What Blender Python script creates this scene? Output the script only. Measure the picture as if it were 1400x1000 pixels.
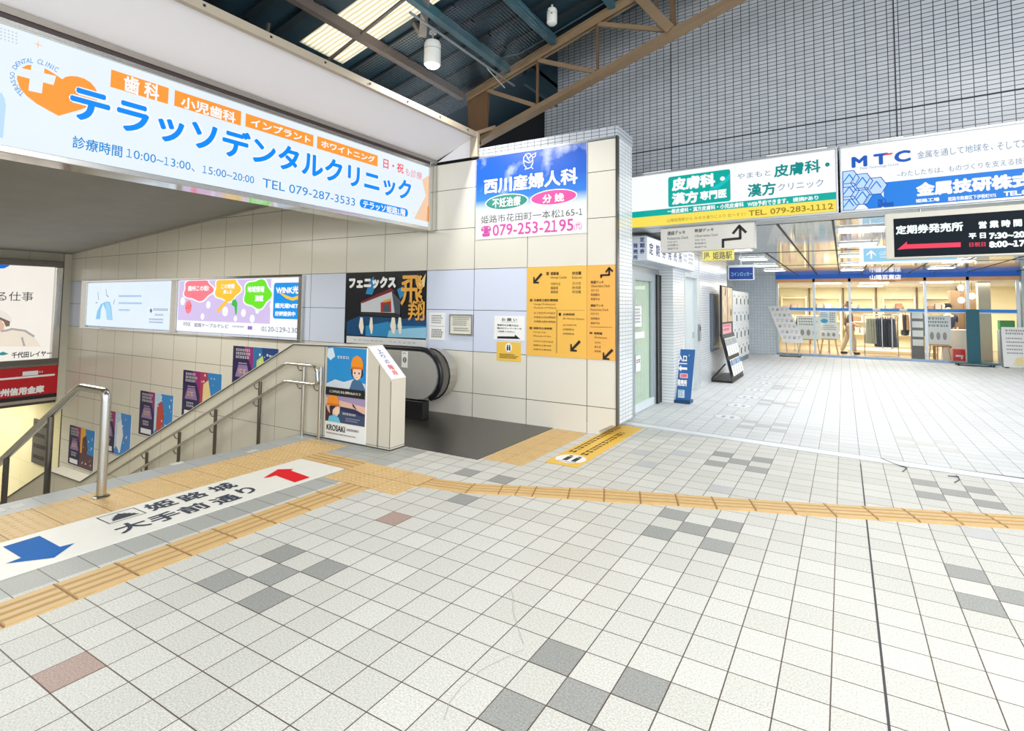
import bpy, bmesh, math, random
from mathutils import Vector, Matrix

random.seed(7)
SC = bpy.context.scene
COL = SC.collection
for _o in list(bpy.data.objects):
    bpy.data.objects.remove(_o)

# ------------------------------------------------------------------ camera
F_PX, CX, CY = 740.80, 720.59, 372.86
YAW, PITCH, ROLL = 0.528177, 0.0584596, 0.0089255
CAM = Vector((0.0, 0.0, 1.63237))


def _axes():
    sy, cy = math.sin(YAW), math.cos(YAW)
    f, r, u = Vector((-sy, cy, 0)), Vector((cy, sy, 0)), Vector((0, 0, 1))
    cp, sp = math.cos(PITCH), math.sin(PITCH)
    f2, u2 = cp * f + sp * u, -sp * f + cp * u
    cr, sr = math.cos(ROLL), math.sin(ROLL)
    return cr * r + sr * u2, -sr * r + cr * u2, f2


AR, AU, AF = _axes()
cam_data = bpy.data.cameras.new('camera')
cam = bpy.data.objects.new('camera', cam_data)
COL.objects.link(cam)
m3 = Matrix((AR, AU, -AF)).transposed()
cam.matrix_world = Matrix.Translation(CAM) @ m3.to_4x4()
cam_data.sensor_width = 36.0
cam_data.sensor_fit = 'HORIZONTAL'
cam_data.lens = F_PX / 1400 * 36.0
cam_data.shift_x = (700 - CX) / 1400
cam_data.shift_y = (CY - 500) / 1400
cam_data.clip_start = 0.05
cam_data.clip_end = 200
SC.camera = cam

# ------------------------------------------------------------------ world, exposure, fill and ceiling lights
SC.view_settings.view_transform = 'Standard'
SC.view_settings.look = 'None'
SC.view_settings.gamma = 1.0
SC.view_settings.use_curve_mapping = False
SC.view_settings.exposure = 0.0
world = bpy.data.worlds.new('overcast_sky')
SC.world = world
world.use_nodes = True
_bg = world.node_tree.nodes['Background']
_bg.inputs[0].default_value = (0.86, 0.93, 1.0, 1)
_bg.inputs[1].default_value = 1.9


def area_light(name, loc, size, size_y, energy, color=(1, 1, 1), target=None, rot=None):
    d = bpy.data.lights.new(name, 'AREA')
    d.shape = 'RECTANGLE'
    d.size, d.size_y, d.energy, d.color = size, size_y, energy, color
    o = bpy.data.objects.new(name, d)
    COL.objects.link(o)
    o.location = loc
    if target is not None:
        o.rotation_euler = (Vector(target) - Vector(loc)).to_track_quat('-Z', 'Y').to_euler()
    elif rot:
        o.rotation_euler = rot
    return o


# two fill lights added for the concourse; ceiling lighting of corridor, stairwell and shop
area_light('concourse_fill', (4.2, 1.8, 5.1), 8.0, 5.0, 560, (1.0, 0.985, 0.95), rot=(0, 0, 0))
area_light('concourse_rear_fill', (3.5, -3.0, 3.8), 6.0, 2.0, 280, (1.0, 0.985, 0.95), target=(-2.5, 6.0, 1.2))
area_light('corridor_ceiling_light', (1.2, 12.5, 2.66), 6.5, 9.0, 205, (0.95, 0.98, 1.0), rot=(0, 0, 0))
area_light('stair_ceiling_light', (-10.5, 3.2, 3.2), 5.0, 1.6, 240, (1.0, 0.97, 0.86), rot=(0, 0, 0))
area_light('lower_hall_light', (-22.5, 4.3, -1.1), 6.0, 3.0, 300, (1.0, 0.95, 0.8), rot=(0, 0, 0))
area_light('shop_ceiling_light', (1.2, 23.8, 2.42), 6.0, 4.6, 620, (1.0, 0.95, 0.86), rot=(0, 0, 0))


# ------------------------------------------------------------------ photograph pixel -> point on a real plane
def ray(u, v):
    return ((u - CX) / F_PX) * AR - ((v - CY) / F_PX) * AU + AF


def hit(u, v, p0, n):
    d = ray(u, v)
    return CAM + d * ((Vector(p0) - CAM).dot(n) / d.dot(n))


def on_z(u, v, z=0.0): return hit(u, v, (0, 0, z), Vector((0, 0, 1)))
def on_y(u, v, y): return hit(u, v, (0, y, 0), Vector((0, 1, 0)))
def on_x(u, v, x): return hit(u, v, (x, 0, 0), Vector((1, 0, 0)))


# the shutter wall over the corridor mouth stands slightly askew
WD = Vector((0.99534, -0.0964, 0)).normalized()
WN = Vector((-WD.y, WD.x, 0))          # points away from the viewer
W0 = Vector((-2.7, 7.28, 0))


def on_w(u, v, off=0.0): return hit(u, v, W0 + WN * off, WN)
def wp(t, off, z): return W0 + WD * t + WN * off + Vector((0, 0, z))


# ------------------------------------------------------------------ materials
def lin(c):
    out = []
    for x in c[:3]:
        x = x / 255.0
        out.append(x / 12.92 if x <= 0.04045 else ((x + 0.055) / 1.055) ** 2.4)
    return tuple(out) + (1.0,)


_M = {}


def nodes_of(m):
    m.use_nodes = True
    nt = m.node_tree
    return nt, nt.nodes, nt.links, nt.nodes['Principled BSDF']


def mat(name, c, rough=0.5, metal=0.0, var=0.06, scale=6.0, spec=0.5, bump=0.0):
    """painted / printed / metal surface with faint procedural mottling"""
    if name in _M:
        return _M[name]
    m = bpy.data.materials.new(name)
    nt, N, L, b = nodes_of(m)
    b.inputs['Roughness'].default_value = rough
    b.inputs['Metallic'].default_value = metal
    b.inputs['Specular IOR Level'].default_value = spec
    tc = N.new('ShaderNodeTexCoord')
    nz = N.new('ShaderNodeTexNoise')
    nz.inputs['Scale'].default_value = scale
    nz.inputs['Detail'].default_value = 3
    L.new(tc.outputs['Object'], nz.inputs['Vector'])
    mx = N.new('ShaderNodeMix')
    mx.data_type = 'RGBA'
    a = lin(c)
    mx.inputs[6].default_value = tuple(max(0, x * (1 - var)) for x in a[:3]) + (1,)
    mx.inputs[7].default_value = tuple(min(1, x * (1 + var)) for x in a[:3]) + (1,)
    L.new(nz.outputs['Fac'], mx.inputs[0])
    L.new(mx.outputs[2], b.inputs['Base Color'])
    if bump:
        bp = N.new('ShaderNodeBump')
        bp.inputs['Strength'].default_value = bump
        bp.inputs['Distance'].default_value = 0.01
        L.new(nz.outputs['Fac'], bp.inputs['Height'])
        L.new(bp.outputs[0], b.inputs['Normal'])
    _M[name] = m
    return m


def glow(name, c, s=1.0):
    """lit from behind: sign faces, lamps, light panels"""
    if name in _M:
        return _M[name]
    m = bpy.data.materials.new(name)
    nt, N, L, b = nodes_of(m)
    a = lin(c)
    b.inputs['Base Color'].default_value = tuple(x * 0.04 for x in a[:3]) + (1,)
    b.inputs['Specular IOR Level'].default_value = 0.2
    b.inputs['Roughness'].default_value = 0.4
    tc = N.new('ShaderNodeTexCoord')
    nz = N.new('ShaderNodeTexNoise')
    nz.inputs['Scale'].default_value = 1.5
    L.new(tc.outputs['Object'], nz.inputs['Vector'])
    mr = N.new('ShaderNodeMapRange')
    mr.inputs['To Min'].default_value = s * 0.94
    mr.inputs['To Max'].default_value = s * 1.03
    L.new(nz.outputs['Fac'], mr.inputs['Value'])
    b.inputs['Emission Color'].default_value = a
    L.new(mr.outputs[0], b.inputs['Emission Strength'])
    _M[name] = m
    return m


def grid_mat(name, axes, w, h, c1, c2, grout, mortar=0.004, off=(0, 0), rough=0.35, speck=0.0, bias=0.0, spec=0.5, bump=0.15):
    """square / stacked tiles with grout lines, in metres, on two of the object's axes"""
    if name in _M:
        return _M[name]
    m = bpy.data.materials.new(name)
    nt, N, L, b = nodes_of(m)
    b.inputs['Roughness'].default_value = rough
    b.inputs['Specular IOR Level'].default_value = spec
    tc = N.new('ShaderNodeTexCoord')
    sp = N.new('ShaderNodeSeparateXYZ')
    L.new(tc.outputs['Object'], sp.inputs[0])
    cb = N.new('ShaderNodeCombineXYZ')
    for k in (0, 1):
        ad = N.new('ShaderNodeMath')
        ad.operation = 'ADD'
        ad.inputs[1].default_value = 1000 * (w if k == 0 else h) - off[k]
        L.new(sp.outputs[axes[k]], ad.inputs[0])
        L.new(ad.outputs[0], cb.inputs[k])
    br = N.new('ShaderNodeTexBrick')
    br.offset = 0.0
    br.squash = 1.0
    br.inputs['Scale'].default_value = 1.0
    br.inputs['Brick Width'].default_value = w
    br.inputs['Row Height'].default_value = h
    br.inputs['Mortar Size'].default_value = mortar
    br.inputs['Mortar Smooth'].default_value = 0.1
    br.inputs['Bias'].default_value = bias
    br.inputs['Color1'].default_value = lin(c1)
    br.inputs['Color2'].default_value = lin(c2)
    br.inputs['Mortar'].default_value = lin(grout)
    L.new(cb.outputs[0], br.inputs['Vector'])
    last = br.outputs['Color']
    if speck:
        nz = N.new('ShaderNodeTexNoise')
        nz.inputs['Scale'].default_value = 120
        nz.inputs['Detail'].default_value = 2
        L.new(tc.outputs['Object'], nz.inputs['Vector'])
        mr = N.new('ShaderNodeMapRange')
        mr.inputs['From Min'].default_value = 0.3
        mr.inputs['From Max'].default_value = 0.7
        mr.inputs['To Min'].default_value = 1 - speck
        mr.inputs['To Max'].default_value = 1 + speck * 0.6
        L.new(nz.outputs['Fac'], mr.inputs['Value'])
        ml = N.new('ShaderNodeVectorMath')
        ml.operation = 'SCALE'
        L.new(last, ml.inputs[0])
        L.new(mr.outputs[0], ml.inputs['Scale'])
        last = ml.outputs[0]
    L.new(last, b.inputs['Base Color'])
    if bump:
        iv = N.new('ShaderNodeMath')
        iv.operation = 'SUBTRACT'
        iv.inputs[0].default_value = 1.0
        L.new(br.outputs['Fac'], iv.inputs[1])
        bp = N.new('ShaderNodeBump')
        bp.inputs['Strength'].default_value = bump
        bp.inputs['Distance'].default_value = 0.004
        L.new(iv.outputs[0], bp.inputs['Height'])
        L.new(bp.outputs[0], b.inputs['Normal'])
    _M[name] = m
    return m


def ramp_mat(name, axis, z0, z1, stops, rough=0.35, clouds=0.0, cscale=2.0, emit=0.0):
    """a print that runs from one colour to another (a sky picture), on the object's own axis"""
    if name in _M:
        return _M[name]
    m = bpy.data.materials.new(name)
    nt, N, L, b = nodes_of(m)
    b.inputs['Roughness'].default_value = rough
    tc = N.new('ShaderNodeTexCoord')
    sp = N.new('ShaderNodeSeparateXYZ')
    L.new(tc.outputs['Object'], sp.inputs[0])
    mr = N.new('ShaderNodeMapRange')
    mr.inputs['From Min'].default_value = z0
    mr.inputs['From Max'].default_value = z1
    L.new(sp.outputs[axis], mr.inputs['Value'])
    cr = N.new('ShaderNodeValToRGB')
    el = cr.color_ramp.elements
    while len(el) < len(stops):
        el.new(0.5)
    for e, (pos, c) in zip(el, stops):
        e.position, e.color = pos, lin(c)
    last = cr.outputs[0]
    L.new(mr.outputs[0], cr.inputs[0])
    if clouds:
        nz = N.new('ShaderNodeTexNoise')
        nz.inputs['Scale'].default_value = cscale
        nz.inputs['Detail'].default_value = 5
        L.new(tc.outputs['Object'], nz.inputs['Vector'])
        m2 = N.new('ShaderNodeMapRange')
        m2.inputs['From Min'].default_value = 0.55
        m2.inputs['From Max'].default_value = 0.75
        m2.inputs['To Max'].default_value = clouds
        L.new(nz.outputs['Fac'], m2.inputs['Value'])
        mx = N.new('ShaderNodeMix')
        mx.data_type = 'RGBA'
        mx.inputs[7].default_value = (0.9, 0.95, 1, 1)
        L.new(m2.outputs[0], mx.inputs[0])
        L.new(last, mx.inputs[6])
        last = mx.outputs[2]
    L.new(last, b.inputs['Base Color'])
    if emit:
        L.new(last, b.inputs['Emission Color'])
        b.inputs['Emission Strength'].default_value = emit
    _M[name] = m
    return m


def glass_mat(name='window_glass', ior=1.3):
    if name in _M:
        return _M[name]
    m = bpy.data.materials.new(name)
    m.use_nodes = True
    nt = m.node_tree
    N, L = nt.nodes, nt.links
    N.remove(N['Principled BSDF'])
    tr = N.new('ShaderNodeBsdfTransparent')
    tr.inputs[0].default_value = (0.97, 0.99, 0.985, 1)
    gl = N.new('ShaderNodeBsdfGlossy')
    gl.inputs['Roughness'].default_value = 0.02
    fr = N.new('ShaderNodeFresnel')
    fr.inputs['IOR'].default_value = ior
    ge = N.new('ShaderNodeNewGeometry')
    fb_ = N.new('ShaderNodeMath')
    fb_.operation = 'SUBTRACT'
    fb_.use_clamp = True
    L.new(fr.outputs[0], fb_.inputs[0])
    L.new(ge.outputs['Backfacing'], fb_.inputs[1])
    mx = N.new('ShaderNodeMixShader')
    L.new(fb_.outputs[0], mx.inputs[0])
    L.new(tr.outputs[0], mx.inputs[1])
    L.new(gl.outputs[0], mx.inputs[2])
    L.new(mx.outputs[0], N['Material Output'].inputs[0])
    _M[name] = m
    return m


def brushed(name, c, rough=0.3, scale=(1, 1, 60)):
    if name in _M:
        return _M[name]
    m = bpy.data.materials.new(name)
    nt, N, L, b = nodes_of(m)
    b.inputs['Metallic'].default_value = 1.0
    b.inputs['Base Color'].default_value = lin(c)
    tc = N.new('ShaderNodeTexCoord')
    mp = N.new('ShaderNodeMapping')
    mp.inputs['Scale'].default_value = scale
    nz = N.new('ShaderNodeTexNoise')
    nz.inputs['Scale'].default_value = 4
    L.new(tc.outputs['Object'], mp.inputs[0])
    L.new(mp.outputs[0], nz.inputs['Vector'])
    mr = N.new('ShaderNodeMapRange')
    mr.inputs['To Min'].default_value = max(0.02, rough - 0.08)
    mr.inputs['To Max'].default_value = rough + 0.08
    L.new(nz.outputs['Fac'], mr.inputs['Value'])
    L.new(mr.outputs[0], b.inputs['Roughness'])
    _M[name] = m
    return m


STEEL = brushed('brushed_steel', (205, 203, 198), 0.24)
STEEL_DK = brushed('dark_steel', (120, 116, 110), 0.3)
MIRROR = brushed('polished_steel', (215, 214, 210), 0.1, (1, 1, 1))
ALU = mat('aluminium', (186, 190, 192), 0.35, 0.85)
ALU_LT = mat('pale_aluminium', (214, 220, 222), 0.4, 0.4)
WHITE = mat('white_paint', (240, 240, 238), 0.45)
BLACK = mat('black_plastic', (22, 22, 25), 0.45)
INK = mat('black_ink', (26, 24, 24), 0.6)
INKGREY = mat('grey_ink', (92, 92, 96), 0.6)
PAPER = mat('white_paper', (244, 244, 242), 0.6, var=0.02)
RUBBER = mat('black_rubber', (18, 19, 26), 0.35)
GLASS = glass_mat()
DOORGLASS = glass_mat('door_glass', 1.08)


# ------------------------------------------------------------------ objects
WORLD = {}


def tag(o, label=None, cat=None, group=None, kind=None):
    if label: o['label'] = label
    if cat: o['category'] = cat
    if group: o['group'] = group
    if kind: o['kind'] = kind
    return o


def thing(name, label, cat, loc, group=None, kind=None):
    o = bpy.data.objects.new(name, None)
    o.empty_display_size = 0.1
    COL.objects.link(o)
    o.location = loc
    WORLD[o.name] = Vector(loc)
    return tag(o, label, cat, group, kind)


class MB:
    def __init__(s):
        s.v, s.f, s.m, s.mats = [], [], [], []

    def mi(s, m):
        if m not in s.mats:
            s.mats.append(m)
        return s.mats.index(m)

    def add(s, vs, fs, m):
        b = len(s.v)
        s.v += [Vector(x) for x in vs]
        k = s.mi(m)
        for f in fs:
            s.f.append([b + i for i in f])
            s.m.append(k)
        return s

    def box(s, x0, x1, y0, y1, z0, z1, m):
        vs = [(x, y, z) for z in (z0, z1) for y in (y0, y1) for x in (x0, x1)]
        return s.add(vs, [(0, 2, 3, 1), (4, 5, 7, 6), (0, 1, 5, 4), (2, 6, 7, 3), (0, 4, 6, 2), (1, 3, 7, 5)], m)

    def obox(s, c, a, b, d, m):
        c, a, b, d = Vector(c), Vector(a), Vector(b), Vector(d)
        vs = [c + i * a + j * b + k * d for k in (-1, 1) for j in (-1, 1) for i in (-1, 1)]
        fs = [(0, 2, 3, 1), (4, 5, 7, 6), (0, 1, 5, 4), (2, 6, 7, 3), (0, 4, 6, 2), (1, 3, 7, 5)]
        if a.cross(b).dot(d) < 0:
            fs = [tuple(reversed(f)) for f in fs]
        return s.add(vs, fs, m)

    def bar(s, p, q, w, h, m, up=(0, 0, 1)):
        p, q = Vector(p), Vector(q)
        d = (q - p).normalized()
        up = Vector(up)
        if abs(d.dot(up)) > 0.98:
            up = Vector((1, 0, 0))
        x = d.cross(up).normalized()
        z = x.cross(d).normalized()
        return s.obox((p + q) / 2, (q - p) / 2, x * w / 2, z * h / 2, m)

    def poly(s, pts, m):
        return s.add(pts, [list(range(len(pts)))], m)

    def prism(s, pts, ext, m, cap2=True):
        n = len(pts)
        pts = [Vector(p) for p in pts]
        e = Vector(ext)
        nrm = Vector((0, 0, 0))
        for i in range(n):
            nrm += pts[i].cross(pts[(i + 1) % n])
        if nrm.dot(e) > 0:
            pts.reverse()
        vs = pts + [p + e for p in pts]
        fs = [list(range(n)), list(range(2 * n - 1, n - 1, -1))]
        for i in range(n):
            j = (i + 1) % n
            fs.append((j, i, n + i, n + j))
        return s.add(vs, fs, m)

    def tube(s, pts, r, m, seg=10, caps=True):
        pts = [Vector(p) for p in pts]
        n = len(pts)
        vs, fs = [], []
        ref = None
        for i, p in enumerate(pts):
            a = pts[max(0, i - 1)]
            b = pts[min(n - 1, i + 1)]
            t = (b - a).normalized()
            if ref is None:
                ref = Vector((0, 0, 1)) if abs(t.z) < 0.9 else Vector((1, 0, 0))
            x = t.cross(ref).normalized()
            y = x.cross(t).normalized()
            ref = y
            rr = r[i] if isinstance(r, (list, tuple)) else r
            k = 1.0
            if 0 < i < n - 1:
                c = (p - a).normalized().dot((b - p).normalized())
                k = 1 / max(0.5, math.sqrt((1 + c) / 2))
            for j in range(seg):
                an = 2 * math.pi * j / seg
                vs.append(p + (x * math.cos(an) + y * math.sin(an)) * rr * k)
        for i in range(n - 1):
            for j in range(seg):
                k = (j + 1) % seg
                fs.append((i * seg + j, (i + 1) * seg + j, (i + 1) * seg + k, i * seg + k))
        if caps:
            fs.append(list(range(seg)))
            fs.append(list(range((n - 1) * seg + seg - 1, (n - 1) * seg - 1, -1)))
        return s.add(vs, fs, m)

    def lathe(s, prof, c, m, seg=20):
        c = Vector(c)
        vs, fs = [], []
        for r, z in prof:
            for j in range(seg):
                a = 2 * math.pi * j / seg
                vs.append(c + Vector((r * math.cos(a), r * math.sin(a), z)))
        for i in range(len(prof) - 1):
            for j in range(seg):
                k = (j + 1) % seg
                fs.append((i * seg + j, i * seg + k, (i + 1) * seg + k, (i + 1) * seg + j))
        fs.append(list(range(seg - 1, -1, -1)))
        fs.append(list(range((len(prof) - 1) * seg, len(prof) * seg)))
        return s.add(vs, fs, m)

    def build(s, name, parent=None, loc=None, smooth=False, bevel=0.0, label=None, kind=None):
        if not s.v:
            return None
        if parent is not None:
            org = WORLD[parent.name]
        elif loc is not None:
            org = Vector(loc)
        else:
            xs, ys, zs = zip(*[(p.x, p.y, p.z) for p in s.v])
            org = Vector(((min(xs) + max(xs)) / 2, (min(ys) + max(ys)) / 2, min(zs)))
        me = bpy.data.meshes.new(name)
        me.from_pydata([tuple(p - org) for p in s.v], [], s.f)
        for m in s.mats:
            me.materials.append(m)
        me.polygons.foreach_set('material_index', s.m)
        me.update()
        if smooth:
            me.polygons.foreach_set('use_smooth', [True] * len(me.polygons))
            me.set_sharp_from_angle(angle=math.radians(38))
        o = bpy.data.objects.new(name, me)
        COL.objects.link(o)
        if parent is not None:
            o.parent = parent
        else:
            o.location = org
        WORLD[o.name] = org
        if bevel:
            md = o.modifiers.new('bevel', 'BEVEL')
            md.width, md.segments, md.limit_method = bevel, 2, 'ANGLE'
        if label: o['label'] = label
        if kind: o['kind'] = kind
        return o


def struct(o, label=None):
    o['kind'] = 'structure'
    if label: o['label'] = label
    return o


def copy_thing(root, loc, label=None):
    """a copy of a thing with copies of its parts and sub-parts"""
    r = root.copy()
    COL.objects.link(r)
    r.location = loc
    if label: r['label'] = label
    for ch in list(root.children):
        c = ch.copy()
        COL.objects.link(c)
        c.parent = r
        for g in list(ch.children):
            d = g.copy()
            COL.objects.link(d)
            d.parent = c
    return r


# ------------------------------------------------------------------ flat lettering and prints
_T = {}


def glyphs(text, bold=0):
    key = text
    if key in _T:
        return _T[key]
    cu = bpy.data.curves.new('lettering', 'FONT')
    cu.body = text
    cu.resolution_u = 3
    ones = '1' in text and len(text) > 1
    if ones:
        for q in range(2):
            cu.materials.append(WHITE)
        for q, ch in enumerate(text):
            cu.body_format[q].material_index = 1 if ch == '1' else 0
    o = bpy.data.objects.new('lettering', cu)
    COL.objects.link(o)
    dg = bpy.context.evaluated_depsgraph_get()
    dg.update()
    me = bpy.data.meshes.new_from_object(o.evaluated_get(dg))
    vs = [(v.co.x, v.co.y) for v in me.vertices]
    fs = [list(p.vertices) for p in me.polygons if not (ones and p.material_index == 1)]
    if ones:
        one = {}
        for p in me.polygons:
            if p.material_index == 1:
                for i in p.vertices:
                    one[i] = vs[i]
        groups = []
        for i, (x, y) in sorted(one.items(), key=lambda e: e[1][0]):
            if groups and x - groups[-1][1] < .12:
                groups[-1][1] = max(groups[-1][1], x)
                groups[-1][2] = min(groups[-1][2], y)
                groups[-1][3] = max(groups[-1][3], y)
            else:
                groups.append([x, x, y, y])
        gv, gf, asp = glyphs('\uff11')[:3]
        for xa, xb, ya, yb in groups:
            w = (yb - ya) * asp * .8
            base = len(vs)
            vs += [((xa + xb) / 2 - w * .62 + gx * w, ya + gy * (yb - ya)) for gx, gy in gv]
            fs += [[base + i for i in q] for q in gf]
        used = sorted({i for q in fs for i in q})
        re_ = {i: k for k, i in enumerate(used)}
        vs = [vs[i] for i in used]
        fs = [[re_[i] for i in q] for q in fs]
    bpy.data.objects.remove(o)
    bpy.data.curves.remove(cu)
    bpy.data.meshes.remove(me)
    if not vs:
        vs, fs = [(0, 0), (1, 0), (1, 1)], []
    x0, x1 = min(v[0] for v in vs), max(v[0] for v in vs)
    y0, y1 = min(v[1] for v in vs), max(v[1] for v in vs)
    sx, sy = max(x1 - x0, 1e-6), max(y1 - y0, 1e-6)
    out = ([((x - x0) / sx, (y - y0) / sy) for x, y in vs], fs, sx / sy, sx, sy)
    _T[key] = out
    return out


class Face:
    """a plane that carries print: U to the right, V up, N towards the reader"""

    def __init__(s, O, U, V, N, step=0.0016):
        s.O, s.U, s.V, s.N = Vector(O), Vector(U).normalized(), Vector(V).normalized(), Vector(N).normalized()
        s.step = step
        s.mb = {}

    def part(s, part):
        return s.mb.setdefault(part, MB())

    def uv(s, px, py):
        q = hit(px, py, s.O, s.N) - s.O
        return q.dot(s.U), q.dot(s.V)

    def P(s, u, v, layer=0):
        return s.O + s.U * u + s.V * v + s.N * (s.step * layer)

    def poly(s, pts, m, layer=1, part='artwork', px=True):
        if px:
            pts = [s.uv(*p) for p in pts]
        a = sum(pts[i][0] * pts[(i + 1) % len(pts)][1] - pts[(i + 1) % len(pts)][0] * pts[i][1] for i in range(len(pts)))
        if a < 0:
            pts = pts[::-1]
        s.part(part).poly([s.P(u, v, layer) for u, v in pts], m)
        return s

    def box4(s, p0, p1, px=True):
        if px:
            p0, p1 = s.uv(*p0), s.uv(*p1)
        return min(p0[0], p1[0]), min(p0[1], p1[1]), max(p0[0], p1[0]), max(p0[1], p1[1])

    def rect(s, p0, p1, m, layer=1, part='artwork', px=True, rad=0.0):
        u0, v0, u1, v1 = s.box4(p0, p1, px)
        if rad <= 0:
            pts = [(u0, v0), (u1, v0), (u1, v1), (u0, v1)]
        else:
            pts = []
            for cx, cy, a0 in ((u1 - rad, v0 + rad, -90), (u1 - rad, v1 - rad, 0), (u0 + rad, v1 - rad, 90), (u0 + rad, v0 + rad, 180)):
                for k in range(5):
                    a = math.radians(a0 + 22.5 * k)
                    pts.append((cx + rad * math.cos(a), cy + rad * math.sin(a)))
        return s.poly(pts, m, layer, part, False)

    def oval(s, p0, p1, m, layer=1, part='artwork', px=True, n=28):
        u0, v0, u1, v1 = s.box4(p0, p1, px)
        cu, cv, a, b = (u0 + u1) / 2, (v0 + v1) / 2, (u1 - u0) / 2, (v1 - v0) / 2
        return s.poly([(cu + a * math.cos(2 * math.pi * k / n), cv + b * math.sin(2 * math.pi * k / n)) for k in range(n)], m, layer, part, False)

    def text(s, t, p0, p1, m, layer=2, bold=0.0, part='lettering', px=True, rot=0):
        u0, v0, u1, v1 = s.box4(p0, p1, px)
        vs, fs, _, sx, sy = glyphs(t)
        bx, by = bold / (sx + 2 * bold), bold / (sy + 2 * bold)      # heavier strokes: the same outline laid down again, slightly shifted
        sh = [(0, 0)] if bold <= 0.004 else [(-bx, 0), (bx, 0), (0, by), (0, -by), (-bx * .7, by * .7), (bx * .7, -by * .7), (bx * .7, by * .7), (-bx * .7, -by * .7)]
        if bold >= .03:
            sh.append((0, 0))
        for q, (dx, dy) in enumerate(sh):
            out = [s.P(u0 + (u1 - u0) * (bx + x * (1 - 2 * bx) + dx), v0 + (v1 - v0) * (by + y * (1 - 2 * by) + dy), layer + .09 * q) for x, y in vs]
            s.part(part).add(out, fs, m)
        return s

    def stroke(s, pts, w, m, layer=2, part='artwork', px=True):
        if px:
            pts = [s.uv(*p) for p in pts]
        for i in range(len(pts) - 1):
            a, b = Vector(pts[i]), Vector(pts[i + 1])
            d = (b - a)
            if d.length < 1e-6:
                continue
            d.normalize()
            n = Vector((-d.y, d.x)) * w / 2
            s.poly([tuple(a - n - d * w * .3), tuple(b - n + d * w * .3), tuple(b + n + d * w * .3), tuple(a + n - d * w * .3)], m, layer, part, False)
        return s

    def lines(s, p0, p1, rows, m, layer=2, part='lettering', px=True, fill=0.55, seed=1):
        """rows of print too small to read in the photograph: short uneven dashes"""
        rnd = random.Random(seed)
        u0, v0, u1, v1 = s.box4(p0, p1, px)
        h = (v1 - v0) / rows
        for r in range(rows):
            top = v1 - r * h
            u = u0
            end = u0 + (u1 - u0) * rnd.uniform(0.75, 1.0)
            while u < end:
                w = h * fill * rnd.uniform(0.6, 1.3)
                w = min(w, end - u)
                yy = top - h * fill
                s.poly([(u, yy + h * fill * 0.75), (u + w, yy + h * fill * 0.75), (u + w, yy + h * fill), (u, yy + h * fill)], m, layer, part, False)
                s.poly([(u + w * .1, yy + h * fill * 0.15), (u + w * .95, yy + h * fill * 0.15), (u + w * .95, yy + h * fill * 0.4), (u + w * .1, yy + h * fill * 0.4)], m, layer, part, False)
                k = u + w * rnd.uniform(.2, .6)
                s.poly([(k, yy), (k + w * .25, yy), (k + w * .25, yy + h * fill), (k, yy + h * fill)], m, layer, part, False)
                u += w * 1.25
        return s

    def build(s, parent):
        out = {}
        for k, mb in s.mb.items():
            out[k] = mb.build(k, parent)
        return out


def face_y(y): return Face((0, y, 0), (1, 0, 0), (0, 0, 1), (0, -1, 0))
def face_x(x): return Face((x, 0, 0), (0, 1, 0), (0, 0, 1), (1, 0, 0))
def face_w(off): return Face(W0 + WN * off, WD, (0, 0, 1), -WN)


def arrow_pts(u, v, size, ang, shaft=0.62, hw=0.5, sw=0.16):
    """a straight arrow centred at u, v pointing along ang"""
    L = size / 2
    p = [(-L, -sw * size), (L - hw * size * .75, -sw * size), (L - hw * size * .75, -hw * size * .8), (L, 0), (L - hw * size * .75, hw * size * .8), (L - hw * size * .75, sw * size), (-L, sw * size)]
    c, s_ = math.cos(ang), math.sin(ang)
    return [(u + x * c - y * s_, v + x * s_ + y * c) for x, y in p]

# =================================================================== SETTING
TILE = (0.2, 0.2)
TOFF = (-2.28186, 1.43937)
T_MAIN = grid_mat('floor_tile_ivory', (0, 1), .2, .2, (206, 205, 197), (217, 216, 209), (96, 84, 76), .003, TOFF, .45, .24, spec=.22)
T_GREY = grid_mat('floor_tile_grey', (0, 1), .2, .2, (154, 155, 151), (162, 163, 159), (96, 84, 76), .003, TOFF, .45, .26, spec=.22)
T_PALEGREY = grid_mat('floor_tile_pale_grey', (0, 1), .2, .2, (184, 184, 184), (190, 190, 190), (115, 112, 108), .0024, TOFF, .32, .12)
T_PINK = grid_mat('floor_tile_pink', (0, 1), .2, .2, (176, 150, 140), (180, 155, 146), (110, 78, 62), .003, TOFF, .45, .26, spec=.22)
T_LAND = grid_mat('floor_tile_landing', (0, 1), .33, .2, (168, 170, 166), (176, 178, 174), (96, 94, 88), .003, (-4.27, TOFF[1]), .42, .18, spec=.25)
T_NOSE = grid_mat('stair_nosing_stone', (0, 1), .34, .3, (166, 170, 171), (176, 180, 181), (100, 100, 98), .0026, (-5.86, 1.6), .4, .1)
T_CORR = grid_mat('corridor_floor_tile', (0, 1), .2, .2, (212, 213, 213), (221, 222, 222), (136, 138, 144), .0032, TOFF, .5, .08, spec=.15)

fb = MB()


def quad_z(mb, x0, x1, y0, y1, z, m):
    mb.poly([(x0, y0, z), (x1, y0, z), (x1, y1, z), (x0, y1, z)], m)


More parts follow.
